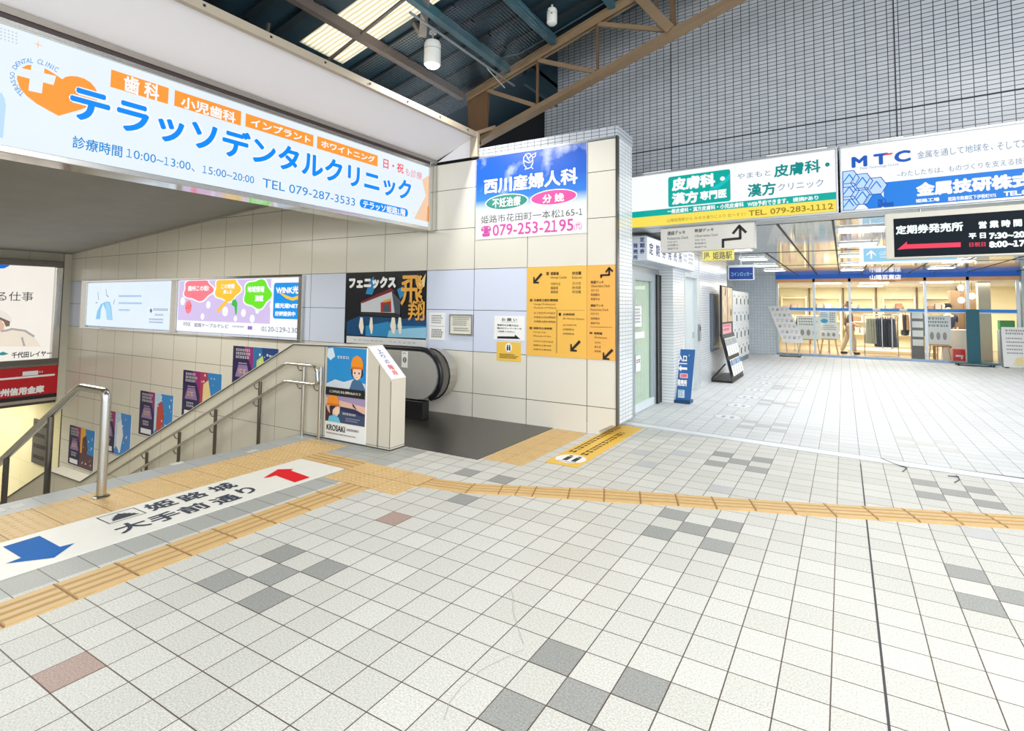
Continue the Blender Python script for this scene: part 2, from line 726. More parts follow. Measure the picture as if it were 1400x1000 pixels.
quad_z(fb, -4.0, 9, -5, 4.73, 0, T_MAIN)
quad_z(fb, -5.52, -4.0, -5, 4.73, 0, T_LAND)
quad_z(fb, -5.84, -5.52, -5, 4.73, 0, T_NOSE)
quad_z(fb, -5.45, 9, 4.73, 6.55, 0, T_MAIN)
fb.poly([(-2.9, 6.55, 0), (9, 6.55, 0), wp(11.8, 0, 0), wp(-0.3, 0, 0)], T_MAIN)
fb.poly([wp(-0.9, 0, 0), wp(11.8, 0, 0), (9, 20.5, 0), (-3.3, 20.5, 0)], T_CORR)
fb.box(-5.84, 9, -5, 4.73, -.3, -.02, T_NOSE)
fb.box(-5.45, 9, 4.73, 20.5, -.3, -.02, T_NOSE)


def tile_at(c, l, m):
    x, y = TOFF[0] + .2 * c, TOFF[1] + .2 * l
    quad_z(fb, x, x + .2, y, y + .2, .0006, m)


for cc, ll in ((-5, 2), (5, 2), (5, 12), (5, 22), (14, 12), (14, 22), (-5, 12)):
    for dc, dl in ((0, 0), (0, 2), (1, 1), (2, 2), (2, 0)):
        if (cc, ll) == (-5, 12) and dl < 2:
            continue
        tile_at(cc + dc, ll + dl, T_GREY)
for cc, ll in ((-3, 11), (15, 2), (16, 3)):
    tile_at(cc, ll, T_GREY)
for cc, ll in ((-4, -2), (-4, 8)):
    tile_at(cc, ll, T_PINK)
for cc, ll in ((6, 18), (15, 18), (3, 23), (1, 22), (2, 20)):
    tile_at(cc, ll, T_PALEGREY)
for k in range(3, 7):
    for cc in (5, 14):
        for dc, dl in ((0, 0), (0, 2), (1, 1), (2, 2), (2, 0)):
            if k >= 3:
                x, y = TOFF[0] + .2 * (cc + dc), TOFF[1] + .2 * (10 * k + 2 + dl)
                quad_z(fb, x, x + .2, y, y + .2, .0006, T_PALEGREY)
# dark expansion joint through the floor and the hairline cracks
JOINT = mat('joint_filler', (70, 66, 72), .7)
quad_z(fb, TOFF[0] + 2.4 - .005, TOFF[0] + 2.4 + .005, -2, 6.75, .0012, JOINT)
quad_z(fb, TOFF[0] + 2.4 - .003, TOFF[0] + 2.4 + .003, 7.1, 20.3, .0012, mat('joint_grey', (120, 124, 132), .7))
CRACK = mat('crack_line', (176, 174, 166), .8)
for pts in ([(698, 805), (702, 818), (701, 835), (708, 858), (716, 882)], [(716, 888), (690, 900), (660, 915), (632, 938), (614, 962), (607, 985)]):
    q = [on_z(u, v, .0012) for u, v in pts]
    for a, b in zip(q, q[1:]):
        d = (b - a).normalized()
        n = Vector((-d.y, d.x, 0)) * .0016
        fb.poly([a - n, b - n, b + n, a + n], CRACK)
struct(fb.build('floor', loc=(0, 0, 0)))

tb = MB()
a0, a1 = wp(-.02, -.1, .004), wp(11.0, -.1, .004)
b0, b1 = wp(-.02, .1, .004), wp(11.0, .1, .004)
tb.prism([a0, a1, b1, b0], (0, 0, -.02), mat('white_sill', (236, 238, 240), .3))
for o in (-.098, .098):
    p, q = wp(-.02, o, .0045), wp(11, o, .0045)
    tb.bar(p, q, .008, .003, mat('sill_groove', (150, 156, 164), .5))
struct(tb.build('trim_1', loc=(0, 0, 0)), 'white metal shutter sill across the floor at the corridor mouth')

# ---- long panelled wall
P_BEIGE = mat('wall_panel_cream', (224, 220, 208), .22, var=.03, scale=1.2)
P_BLUE = mat('wall_panel_blue', (214, 222, 241), .2, var=.02, scale=1.2)
P_DARK = mat('joint_gap_dark', (70, 66, 60), .8)  # dark backing in the panel gaps, also dark edge lines
WT = grid_mat('white_small_tile_x', (0, 2), .108, .05, (186, 191, 199), (196, 201, 208), (84, 90, 102), .0036, (-2.7, .94), .2, 0, bump=.2)
WTY = grid_mat('white_small_tile_y', (1, 2), .108, .05, (226, 231, 235), (234, 238, 241), (140, 148, 160), .0026, (7.1, .94), .2, 0, bump=.2)
GT = grid_mat('grey_wall_tile', (0, 2), .108, .05, (180, 184, 190), (190, 194, 199), (54, 58, 66), .0044, (.59, 3.89), .3, 0, bump=.25)

wb = MB()
xj = [-2.47] + [-2.865 - .9 * k for k in range(18)]
zj = [-5.06, -4.46, -3.86, -3.26, -2.66, -2.06, -1.46, -.86, -.26, .34, .94, 1.54, 2.14, 2.755, 3.36, 3.772]
Y0 = 6.46
for i in range(len(xj) - 1):
    xr, xl = xj[i] - .004, xj[i + 1] + .004
    for k in range(len(zj) - 1):
        z0, z1 = zj[k] + .004, zj[k + 1] - .004
        blue = .9 < (z0 + z1) / 2 < 2.14 and xr < -3.7
        m = P_BLUE if blue else P_BEIGE
        if i == 0 and z1 < .4 and z1 > .2:
            wb.poly([(xl, Y0, 0), (-2.78, Y0, 0), (-2.53, Y0, .135), (xr, Y0, .135), (xr, Y0, z1), (xl, Y0, z1)], m)
            continue
        if i == 0 and z1 < 0.2:
            continue
        wb.poly([(xl, Y0, z0), (xr, Y0, z0), (xr, Y0, z1), (xl, Y0, z1)], m)
wb.box(-18.25, -2.87, Y0 + .006, Y0 + .2, -5.2, 3.775, P_DARK)
wb.box(-2.87, -2.475, Y0 + .006, Y0 + .02, .15, 3.775, P_DARK)
wb.box(-4.6, -2.4501, Y0 - .01, Y0 + .01, 3.775, 3.80, ALU)
wb.box(-2.47, -2.445, Y0 - .012, Y0 + .05, .13, 3.8, STEEL_DK)
wb.box(-4.62, -2.45, Y0, 7.04, 3.80, 3.93, WT)
wb.box(-2.87, -2.4602, Y0 + .02, 7.04, .135, 3.80, WTY)
wb.box(-2.87, -2.7, Y0 + .01, 7.72, 0, .134, WTY)
wb.box(-2.9, -2.7, 7.1, 7.72, 0, 2.72, WTY)
wb.box(-18.2, -5.52, Y0 - .012, Y0, -.012, 0, P_DARK) if False else None
struct(wb.build('wall_north', loc=(0, 0, 0)))

# ---- upper tiled wall and bulkhead over the corridor mouth
ub = MB()
ub.box(-1.6, 12, .4, .6, 2.70, 8.9, GT)
ub.box(-1.6, 12, .393, .401, 3.882, 3.898, mat('expansion_joint', (52, 54, 60), .8))
for t in (.59, 3.25, 5.9):
    ub.box(t - .006, t + .006, .393, .401, 2.72, 8.5, mat('expansion_joint', (52, 54, 60), .8))
ub.box(-.2, 12, .02, .4, 2.68, 2.70, ALU)
wo = ub.build('wall_upper', loc=(0, 0, 0))
wo.location = W0
wo.rotation_euler = (0, 0, math.atan2(WD.y, WD.x))
struct(wo)
bb = MB()
bb.box(-9, -2.6, 8.2, 8.4, 3.9, 7.2, mat('dark_roof_wall', (40, 42, 46), .9))
struct(bb.build('wall_loft', loc=(0, 0, 0)))

# ---- corridor: side wall, recess, far wall, mirrored ceiling
cb = MB()
cb.box(-2.95, -2.7, 7.72, 9.22, 2.24, 2.72, ALU_LT)
cb.box(-2.95, -2.745, 7.72, 9.22, 2.15, 2.24, ALU)
cb.box(-3.2, -2.5, 9.22, 9.98, 0, 2.72, WTY)
cb.box(-3.2, -2.5, 9.98, 11.16, 2.25, 2.72, WTY)
cb.box(-3.2, -2.49, 11.16, 14.1, 0, 2.72, WTY)
cb.box(-3.5, -3.3, 14.1, 20.6, 0, 2.72, WTY)
struct(cb.build('wall_west', loc=(0, 0, 0)))
cb = MB()
FT = grid_mat('far_tile', (0, 2), .1, .1, (214, 224, 232), (222, 231, 238), (160, 176, 194), .003, (0, 0), .25, 0)
cb.box(-3.4, -1.99, 20.4, 20.6, 0, 2.72, FT)
struct(cb.build('wall_far', loc=(0, 0, 0)))
cb = MB()
cb.box(7.6, 7.8, 6.3, 20.6, 0, 2.72, WTY)
cb.box(4.62, 7.6, 20.4, 20.6, 0, 2.72, FT)
struct(cb.build('wall_east', loc=(0, 0, 0)))

CEIL = grid_mat('mirror_ceiling_panel', (0, 1), 1.22, .215, (228, 228, 226), (214, 214, 212), (150, 150, 150), .003, (-.09, 7.7), .07, 0, bump=.1)
_nt = CEIL.node_tree
_nt.nodes['Principled BSDF'].inputs['Metallic'].default_value = .55
cb = MB()
cb.poly([wp(-1.1, .02, 2.7), (-3.5, 20.6, 2.7), (7.8, 20.6, 2.7), wp(10.6, .02, 2.7)], CEIL)
cb.poly([wp(-1.1, .02, 2.76), wp(10.6, .02, 2.76), (7.8, 20.6, 2.76), (-3.5, 20.6, 2.76)], WHITE)
SEAM = mat('ceiling_seam', (36, 36, 40), .6)
for x, ya in ((-1.32, 11.7), (-.72, 7.6), (-.09, 7.6), (.53, 13), (1.08, 13), (1.75, 7.4), (2.4, 9), (3.2, 9), (4.3, 9)):
    cb.box(x - .014, x + .014, ya, 20.38, 2.693, 2.7, SEAM)
for y in (11.7, 15.6):
    cb.box(-3, 7.5, y - .012, y + .012, 2.694, 2.7, SEAM)
struct(cb.build('ceiling', loc=(0, 0, 0)))

L_PANEL = glow('light_panel', (255, 255, 255), 7.0)
lp = thing('ceiling_light', 'square flush ceiling light, nearest in the row along the corridor middle', 'ceiling light', (.23, 8.6, 2.7), 'square lights in the corridor ceiling')
b = MB(); b.box(-.07, .53, 8.3, 8.9, 2.682, 2.699, ALU_LT); b.build('frame', lp)
b = MB(); b.box(-.03, .49, 8.34, 8.86, 2.676, 2.683, L_PANEL); b.build('diffuser', lp)
ORD = ['second', 'third', 'fourth', 'fifth', 'sixth']
for k, y in enumerate((10.65, 13.0, 15.6, 17.9)):
    copy_thing(lp, (.23, y, 2.7), 'square flush ceiling light, %s from the big signs along the corridor middle' % ORD[k])
for k, y in enumerate((10.65, 13.0, 15.2, 17.3)):
    copy_thing(lp, (-1.72, y, 2.7), 'square flush ceiling light over the lockers side, %s back from the small yellow sign' % ['first', 'second', 'third', 'fourth'][k])
for k, y in enumerate((13.0, 15.4, 17.8)):
    copy_thing(lp, (2.25, y, 2.7), 'square flush ceiling light right of the corridor middle, %s behind the black timetable sign' % ['first', 'second', 'third'][k])
for k, y in enumerate((15.4, 17.8)):
    copy_thing(lp, (4.2, y, 2.7), 'square flush ceiling light at the far right of the corridor, %s' % ['the nearer one', 'the farther one'][k])

# ---- roof over the concourse
ROOFN = Vector((-.25 * WD.x, -.25 * WD.y, 1)).normalized()
def rz(x, y): return 5.07 + .25 * ((x + 4.6) * WD.x + (y - 6.7) * WD.y)
DECK = mat('roof_deck_teal', (10, 44, 56), .6, var=.25, scale=3)
RIB = mat('roof_rib_teal', (8, 28, 36), .6)
rb = MB()


def deck(x0, x1, y0, y1):
    rb.prism([(x, y, rz(x, y)) for x, y in ((x0, y0), (x1, y0), (x1, y1), (x0, y1))], (0, 0, .06), DECK)


deck(-9, -5.75, -4, 8.3); deck(-4.0, 9.5, -4, 6.78); deck(-5.75, -4.0, -4, 4.2); deck(-5.75, -4.0, 4.88, 8.3)
# higher roof bay and upstand added behind the truss to block the sky
rb.prism([(x, y, rz(x, y) + 1.5) for x, y in ((-4.0, 6.7), (10, 6.7), (10, 9), (-4.0, 9))], (0, 0, .06), DECK)
rb.prism([(-4.0, 6.78, rz(-4.0, 6.78)), (9.5, 6.78, rz(9.5, 6.78)), (9.5, 6.78, rz(9.5, 6.78) + 1.5), (-4.0, 6.78, rz(-4.0, 6.78) + 1.5)], (0, .05, 0), DECK)
rb.prism([(-4.05, 6.78, 4.9), (-4.05, 8.3, 4.9), (-4.05, 8.3, 7.0), (-4.05, 6.78, 7.0)], (.05, 0, 0), DECK)
y = -3.7
while y < 6.7:
    for xa, xb in ((-9, -5.78), (-5.75, -4.0), (-3.97, 9.4)):
        if xa == -5.75 and 4.1 < y < 4.95:
            continue
        rb.bar((xa, y, rz(xa, y) - .02), (xb, y, rz(xb, y) - .02), .10, .045, RIB)
    y += .38
struct(rb.build('roof_deck', loc=(0, 0, 0)))

SKYL = bpy.data.materials.new('skylight_sheet')
nt, N, L, bs = nodes_of(SKYL)
N.remove(bs)
tl = N.new('ShaderNodeBsdfTranslucent')
wv = N.new('ShaderNodeTexWave')
wv.wave_type, wv.bands_direction = 'BANDS', 'Y'
wv.inputs['Scale'].default_value = 5
wv.inputs['Distortion'].default_value = 1.5
tc = N.new('ShaderNodeTexCoord')
L.new(tc.outputs['Object'], wv.inputs['Vector'])
mx = N.new('ShaderNodeMix'); mx.data_type = 'RGBA'
mx.inputs[6].default_value = lin((226, 214, 186)); mx.inputs[7].default_value = lin((255, 250, 236))
L.new(wv.outputs[0], mx.inputs[0])
L.new(mx.outputs[2], tl.inputs[0])
L.new(tl.outputs[0], N['Material Output'].inputs[0])
sk = MB()
sk.prism([(x, yy, rz(x, yy) + .01) for x, yy in ((-5.78, 4.17), (-3.97, 4.17), (-3.97, 4.91), (-5.78, 4.91))], (0, 0, .004), SKYL)
sko = struct(sk.build('window_1', loc=(0, 0, 0)), 'translucent skylight strip in the dark roof')
pm = mat('purlin_brown', (96, 86, 80), .6)
ptl = mat('purlin_teal', (54, 92, 104), .6)
for k, (x, m, lab) in enumerate(((-5.08, pm, 'brown steel purlin crossing the skylight under the roof'), (-4.2, ptl, 'teal steel purlin beside the lit pendant lamp'), (-3.4, ptl, 'teal steel purlin beside the unlit white pendant'), (-2.5, ptl, 'teal steel purlin nearest the tan truss strut'), (-6.2, ptl, 'dark steel purlin left of the skylight'))):
    b = MB(); b.bar((x, -3.8, rz(x, -3.8) - .08), (x, 6.62, rz(x, 6.62) - .08), .09, .12, m)
    struct(b.build('roof_purlin'), lab)

# ---- slanted fascia above the stairs, stair ceiling
FW = mat('fascia_white', (232, 230, 232), .4, var=.03, scale=.8)
TRIM = mat('fascia_trim_tan', (176, 164, 146), .5)
b = MB()
b.prism([(-5.46, 6.45, 3.82), (-4.65, 6.45, 4.12), (-4.65, 6.45, 4.16), (-9, 6.45, 4.16), (-9, 6.45, 3.83)], (0, -9, 0), FW)
b.box(-4.67, -4.61, -2.6, 6.44, 4.085, 4.165, TRIM)
b.box(-5.5, -5.385, -2.6, 6.44, 3.785, 3.835, mat('fascia_lip', (150, 142, 134), .35, .4))
for yy in [1.2 + .62 * k for k in range(9)]:
    b.box(-4.612, -4.604, yy, yy + .02, 4.12, 4.14, INK)
b.poly([(-5.39, 6.44, 3.81), (-4.73, 6.44, 3.81), (-4.73, 6.44, 4.11)], FW)
b.box(-4.73, -4.6, 6.40, 6.455, 3.80, 4.16, TRIM)
struct(b.build('fascia', loc=(0, 0, 0)), 'slanted white fascia above the long illuminated dental sign')
SOF = mat('soffit_grey', (150, 147, 140), .75, var=.12, scale=1.5, bump=.2)
def sz(x): return 3.02 + .0714 * (x + 16.38)
b = MB()
b.prism([(-5.74, -1.3, sz(-5.74)), (-18.3, -1.3, sz(-18.3)), (-18.3, -1.3, sz(-18.3) + .3), (-5.74, -1.3, sz(-5.74) + .3)], (0, 7.75, 0), SOF)
b.prism([(-5.9, 6.40, sz(-5.9) - .03), (-18.2, 6.40, sz(-18.2) - .03), (-18.2, 6.40, sz(-18.2) + .01), (-5.9, 6.40, sz(-5.9) + .01)], (0, .06, 0), mat('soffit_edge', (168, 162, 150), .6))
struct(b.build('ceiling_stair', loc=(0, 0, 0)))

# ---- stairwell
STEP = mat('stair_stone', (168, 166, 158), .5, var=.1)
b = MB()
def flight(x0, z0, n, y0, y1, run=.3476, rise=.1576):
    pts = [(x0, y0, z0)]
    x, z = x0, z0
    for k in range(n):
        z -= rise; pts.append((x, y0, z)); x -= run; pts.append((x, y0, z))
    pts.append((x, y0, -5.4)); pts.append((x0, y0, -5.4))
    b.prism(pts, (0, y1 - y0, 0), STEP)
    return x, z
x1, z1 = flight(-5.842, 0, 17, -1.2, 4.49)
b.box(-13.14, x1, -1.2, 4.49, -5.4, z1, STEP)
x2, z2 = flight(-13.14, z1, 16, -1.2, 4.49)
b.box(-32, x2, -1.2, 6.46, -5.5, z2, STEP)
struct(b.build('stair_flight', loc=(0, 0, 0)))
b = MB()
b.box(-32, -5.85, -1.45, -1.2, -5.4, 4, P_BEIGE)
b.box(-5.85, -5.60, -1.45, -1.2, .0, 4.0, P_BEIGE)
struct(b.build('wall_south', loc=(0, 0, 0)))

STONE = grid_mat('end_wall_stone', (1, 2), .95, 4.0, (196, 190, 174), (200, 194, 178), (120, 114, 104), .003, (5.6, -1.1), .5, 0)
b = MB()
b.box(-18.6, -18.2, -1.2, 6.46, -1.03, 2.9, STONE)
b.box(-18.21, -18.1, 6.30, 6.46, -1.03, 2.88, mat('corner_trim', (206, 200, 182), .4))
b.box(-18.22, -18.16, -1.2, 6.3, -1.08, -1.02, P_DARK)
struct(b.build('wall_end', loc=(0, 0, 0)))
LOW = grid_mat('lower_hall_tile', (0, 2), .9, .6, (246, 236, 190), (250, 242, 204), (206, 192, 150), .003, (0, 0), .25, 0)
b = MB()
b.box(-32, -18.25, 6.46, 6.6, -5.4, -1.0, LOW)
b.box(-32, -31.8, -1.2, 6.5, -5.4, -1.0, LOW)
b.box(-32, -18.6, -1.2, 6.5, -1.02, -.9, WHITE)
struct(b.build('wall_lower', loc=(0, 0, 0)))

# ---- partition between stair and escalator
PART = grid_mat('partition_panel', (0, 2), .92, 1.32, (214, 208, 192), (218, 212, 196), (96, 90, 80), .003, (-5.46, .03), .3, 0)
PARTX = mat('partition_panel_plain', (214, 208, 194), .3, var=.03)
b = MB()
prof = [(-4.36, .0), (-4.36, .78), (-4.737, 1.125), (-6.05, 1.1), (-11.75, -1.58), (-13.14, -1.6), (-18.5, -4.04), (-18.5, -5.3), (-5.86, -5.3), (-5.86, 0)]
b.prism([(x, 4.5, z) for x, z in prof], (0, .23, 0), PART)
for (xa, za), (xb, zb) in zip(prof[1:6], prof[2:7]):
    if xa > -4.5:
        continue
    b.bar((xa, 4.615, za + .004), (xb, 4.615, zb + .004), .25, .014, mat('partition_cap', (226, 222, 210), .3))
    b.bar((xa, 4.489, za - .006), (xb, 4.489, zb - .006), .006, .012, P_DARK)
for xx, zt in ((-5.46, 1.1), (-4.55, .92), (-4.362, .76)):
    b.box(xx - .003, xx + .003, 4.497, 4.5, 0.02, zt, P_DARK)
b.box(-5.85, -4.355, 4.496, 4.735, 0, .012, P_DARK)
struct(b.build('wall_partition', loc=(0, 0, 0)), 'low cream panelled wall between the stairs and the escalator')
# escalator pit side
b = MB()
b.box(-5.45, -5.40, 4.74, 6.46, -1.5, -.03, BLACK)
struct(b.build('wall_pit', loc=(0, 0, 0)))

# =================================================================== SIGNS
def sign(name, label, cat, loc, group=None):
    return thing(name, label, cat, loc, group)


E_WHITE = glow('sign_white', (250, 252, 255), 1.0)
E_ICE = glow('sign_ice_white', (232, 243, 252), 1.0)
E_BLUE = glow('sign_blue', (0, 142, 250), 1.0)
E_BLUE2 = glow('sign_blue_soft', (24, 138, 214), 1.0)
E_ORANGE = glow('sign_orange', (255, 158, 60), 1.0)
E_RED = glow('sign_red', (240, 92, 96), 1.0)
E_PINK = glow('sign_pink', (240, 150, 156), 1.0)
E_PEACH = glow('sign_peach', (246, 206, 172), 1.0)
E_GREYDOT = glow('sign_pale_grey', (196, 206, 214), 1.0)
E_PALEBLUE = glow('sign_pale_blue', (190, 222, 248), 1.0)

# ---- 1. the long dental sign over the stairs
t = sign('illuminated_sign', 'long backlit dental clinic sign hung over the stairs, white with orange heart', 'sign', (-5.5, 3.3, 2.74))
b = MB()
b.box(-5.74, -5.425, -.6, 6.44, 2.745, 3.785, MIRROR)
b.box(-5.43, -5.395, -.6, 6.30, 3.70, 3.745, STEEL); b.box(-5.42, -5.40, -.6, 6.30, 3.745, 3.785, mat('sign_top_brown', (58, 46, 46), .4))
b.box(-5.43, -5.395, -.6, 6.30, 2.735, 2.785, STEEL)
b.box(-5.44, -5.39, 6.285, 6.44, 2.735, 3.79, STEEL)
b.box(-5.41, -5.388, 6.35, 6.36, 2.74, 3.78, STEEL_DK)
b.build('housing', t, bevel=.004)
f = face_x(-5.415)
f.rect((-.58, 2.787), (6.285, 3.70), E_ICE, 0, 'face', False)
# dots, sparkles, shapes
for i in range(5):
    for j in range(4):
        u, v = f.uv(1.5 + 5.2 * i, 39 + i * 1.6 + 4.6 * j)
        f.oval((u - .006, v - .006), (u + .006, v + .006), E_GREYDOT, 1, px=False, n=8)
for cx, cy, r in ((52, 61, .035), (566, 292, .03), (562, 248, .025)):
    u, v = f.uv(cx, cy)
    f.poly([(u - r, v), (u - r * .15, v + r * .15), (u, v + r), (u + r * .15, v + r * .15), (u + r, v), (u + r * .15, v - r * .15), (u, v - r), (u - r * .15, v - r * .15)], E_PEACH, 1, px=False)
f.poly([(-8, 128), (2, 127), (6, 134), (8, 145), (6, 165), (4, 189), (-8, 186)], E_PALEBLUE, 1)
f.poly([(577, 246), (586, 240), (587.5, 262), (582, 268)], E_PEACH, 1)
f.poly([(582, 268), (587.5, 262), (587, 304), (566, 299)], E_PEACH, 1)
f.poly([(584, 284), (587.5, 276), (587, 304), (583, 303)], E_ORANGE, 2)
heart = [(85, 108.5), (89, 105.5), (96, 104), (105, 104.5), (115, 107.5), (124, 113), (130, 120), (134, 129), (132, 141), (110, 150), (80, 158.5), (65, 150.5), (50, 142), (36, 131), (27, 120), (23, 108), (24, 99), (29, 93), (37, 89), (46, 88.5), (56, 91), (66, 96), (75, 101.5)]
f.poly(heart, E_ORANGE, 1)
f.poly([(43, 87), (61, 90.5), (57, 128), (38.5, 124)], E_ICE, 2)
f.poly([(24, 92), (76.5, 104), (73, 116.5), (22.5, 103)], E_ICE, 2)
# arc of small letters round the heart
path = [(31, 130), (24, 123), (18, 113), (16, 104), (18, 95), (23, 88), (30, 84.5), (38, 83), (46, 83), (54, 84.5), (62, 87), (70, 91), (79, 96.5)]
word = 'TERASSO DENTAL CLINIC'
seg = [0]
for a, c in zip(path, path[1:]):
    seg.append(seg[-1] + math.hypot(c[0] - a[0], c[1] - a[1]))
for k, ch in enumerate(word):
    if ch == ' ':
        continue
    s0 = seg[-1] * (k + .5) / len(word)
    i = max(j for j in range(len(seg) - 1) if seg[j] <= s0)
    w = (s0 - seg[i]) / (seg[i + 1] - seg[i])
    x = path[i][0] + (path[i + 1][0] - path[i][0]) * w
    y = path[i][1] + (path[i + 1][1] - path[i][1]) * w
    dx, dy = path[i + 1][0] - path[i][0], path[i + 1][1] - path[i][1]
    L_ = math.hypot(dx, dy); dx /= L_; dy /= L_
    vs, fs, asp = glyphs(ch)[:3]
    hgt = 6.6
    pts = []
    for gx, gy in vs:
        a_ = (gx - .5) * hgt * min(asp, .8) * .95
        b_ = (gy - .5) * hgt
        u, v = f.uv(x + dx * a_ + dy * b_, y + dy * a_ - dx * b_)
        pts.append(f.P(u, v, 2))
    f.part('lettering').add(pts, fs, E_BLUE2)
for p0, p1, txt, q0, q1 in (((152, 95), (229.5, 142.5), '歯 科', (170, 101.5), (217, 139)),
                            ((239, 123), (329, 172), '小児歯科', (247.5, 130.3), (321.5, 169.3)),
                            ((336, 155), (428, 201), 'インプラント', (343, 160.7), (424, 197)),
                            ((433.7, 186), (516, 228), 'ホワイトニング', (439, 191), (512, 223.5))):
    f.rect(p0, p1, E_ORANGE, 1)
    f.text(txt, q0, q1, E_WHITE, 2, .03)
f.text('日・祝', (524, 216), (551.5, 238), E_RED, 2, .02)
f.text('も診療', (554, 229), (576.5, 246.5), E_PINK, 2, .005)
f.text('テラッソデンタルクリニック', (95.5, 109), (563, 277), E_WHITE, 2, .075)
f.text('テラッソデンタルクリニック', (97, 111), (561.5, 275.8), E_BLUE, 3, .035)
f.text('診療時間', (99.5, 185), (166.5, 216), E_BLUE2, 2, .012)
f.text('10:00~13:00、15:00~20:00', (173, 203), (347, 252), E_BLUE2, 2, .0)
f.text('TEL 079-287-3533', (359, 243.5), (485, 282), E_BLUE2, 2, .0)
f.rect((492, 271.5), (557.5, 297), E_BLUE, 1, rad=.05)
f.text('テラッソ姫路1階', (496, 273.5), (554, 296), E_WHITE, 2, .03)
f.build(t)

# ---- 2. light boxes on the panelled wall above the stairs
def lightbox_frame(t, xa, xb, za=.92, zb=2.14, y=6.46, d=.07, bx=(.18, .09)):
    b = MB()
    b.box(xa, xb, y - d, y - .001, zb - .045, zb, MIRROR)
    b.box(xa, xb, y - d, y - .001, za, za + .03, MIRROR)
    b.box(xa, xa + bx[0], y - d, y - .001, za + .03, zb - .045, STEEL)
    b.box(xb - bx[1], xb, y - d, y - .001, za + .03, zb - .045, STEEL)
    b.build('frame', t, bevel=.003)


t = sign('light_box', 'pale backlit board with a light blue arch drawing, farther one above the stairs', 'sign', (-14.9, 6.46, .92))
lightbox_frame(t, -17.25, -12.72, bx=(.3, .12))
f = face_y(6.42)
f.rect((-16.95, .99), (-12.84, 2.08), glow('board_ice', (226, 240, 252), 1.0), 0, 'face', False)
lb = glow('board_blue', (128, 196, 240), 1.0)
f.poly([(131, 436.5), (133, 426), (138, 416), (145, 412.5), (150, 413), (152.5, 420), (154, 438), (147, 437.5), (144.5, 424), (141, 415.5), (138, 424), (137, 436.5)], lb, 1)
f.poly([(144, 413.5), (148, 414), (151.5, 420), (153.5, 437.5), (146, 437)], glow('board_blue_2', (160, 214, 246), 1.0), 2)
for st in ([(134, 400), (135, 410)], [(145, 396), (146, 404), (148.5, 406)], [(155, 416), (157, 410)], [(131, 414), (133, 414)]):
    f.stroke(st, .03, glow('board_line', (150, 170, 196), 1.0), 1)
for r, (p0, p1) in enumerate((((162.5, 404), (201, 408.5)), ((162.5, 413.5), (202, 418.5)), ((162.5, 423), (179, 427.5)))):
    f.lines(p0, p1, 1, E_BLUE2, 2, seed=r + 3)
f.poly([(204.5, 425), (206.5, 421.5), (208.5, 425), (206.5, 428.5)], glow('board_purple', (120, 104, 150), 1.0), 1)
f.lines((210, 422), (233, 428), 1, glow('board_ink', (96, 120, 160), 1.0), 2, seed=9)
f.lines((212, 429.5), (225, 434), 1, glow('board_ink', (96, 120, 160), 1.0), 2, seed=11)
f.lines((204, 435.5), (226, 444.5), 2, glow('board_ink', (96, 120, 160), 1.0), 2, seed=12)
f.build(t)

t = sign('light_box', 'backlit cable television board with pink, yellow and green speech bubbles', 'sign', (-10.6, 6.46, .92))
lightbox_frame(t, -12.72, -8.42, bx=(.1, .1))
f = face_y(6.42)
LAV = glow('board_lavender', (214, 196, 238), 1.0)
f.rect((-12.6, .99), (-8.54, 2.085), E_WHITE, 0, 'face', False)
f.rect((-12.57, 1.22), (-9.35, 2.07), LAV, 1, px=False)
for k, (x, y, r) in enumerate(((250, 412, .09), (285, 417, .08), (308, 426, .1), (333, 428, .08), (352, 425, .06), (292, 400, .05), (372, 418, .07), (277, 433, .07), (345, 436, .08), (322, 436, .06))):
    u, v = f.uv(x, y)
    f.oval((u - r, v - r), (u + r, v + r), E_WHITE, 2, px=False, n=14)
def blob(cx, cy, w, h, m, layer, n=36, lobes=5, amp=.1):
    u0, v0 = f.uv(cx, cy)
    pts = []
    for k in range(n):
        a = 2 * math.pi * k / n
        r = 1 + amp * math.cos(lobes * a + .4)
        pts.append((u0 + w * r * math.cos(a), min(v0 + h * r * math.sin(a), 2.07)))
    f.poly(pts, m, layer, px=False)
BP, BY, BG = glow('bubble_pink', (255, 128, 142), 1.0), glow('bubble_yellow', (255, 202, 62), 1.0), glow('bubble_green', (112, 232, 40), 1.0)
for (cx, cy, w, h, m) in ((271, 396, .54, .23, BP), (311, 395, .43, .24, BY), (352, 402, .42, .27, BG)):
    blob(cx, cy, w * 1.1, h * 1.12, E_WHITE, 3)
    blob(cx, cy, w, h, m, 4)
f.poly([(262, 402), (266, 409), (272, 402)], BP, 4); f.poly([(307, 402), (311, 408), (318, 402)], BY, 4)
f.poly([(343, 411), (338, 406), (350, 409)], BG, 4)
f.text('播州この街!', (257.5, 391), (286, 398), E_WHITE, 5, .04)
f.text('この時間', (303, 388.5), (321, 395), E_WHITE, 5, .04); f.text('楽しむ', (306, 396.5), (318, 402), E_WHITE, 5, .04)
f.text('地域情報', (339, 391.5), (362, 400), E_WHITE, 5, .04); f.text('満載', (349, 404), (360.5, 412.5), E_WHITE, 5, .04)
u, v = f.uv(258, 420); f.oval((u - .13, v - .14), (u + .13, v + .14), BP, 4, px=False)
for k in range(4):
    f.oval((u - .08 + .05 * k, v - .04 + .05 * (k % 2)), (u - .05 + .05 * k, v + .0 + .05 * (k % 2)), glow('seed_red', (200, 40, 70), 1), 5, px=False, n=8)
f.poly([(297, 424), (310, 409), (313, 412), (299, 428)], BY, 4)
f.poly([(318, 411), (322, 409), (325, 414), (324, 430), (322, 430), (321, 420), (317, 417)], glow('bubble_leaf', (60, 190, 80), 1), 4)
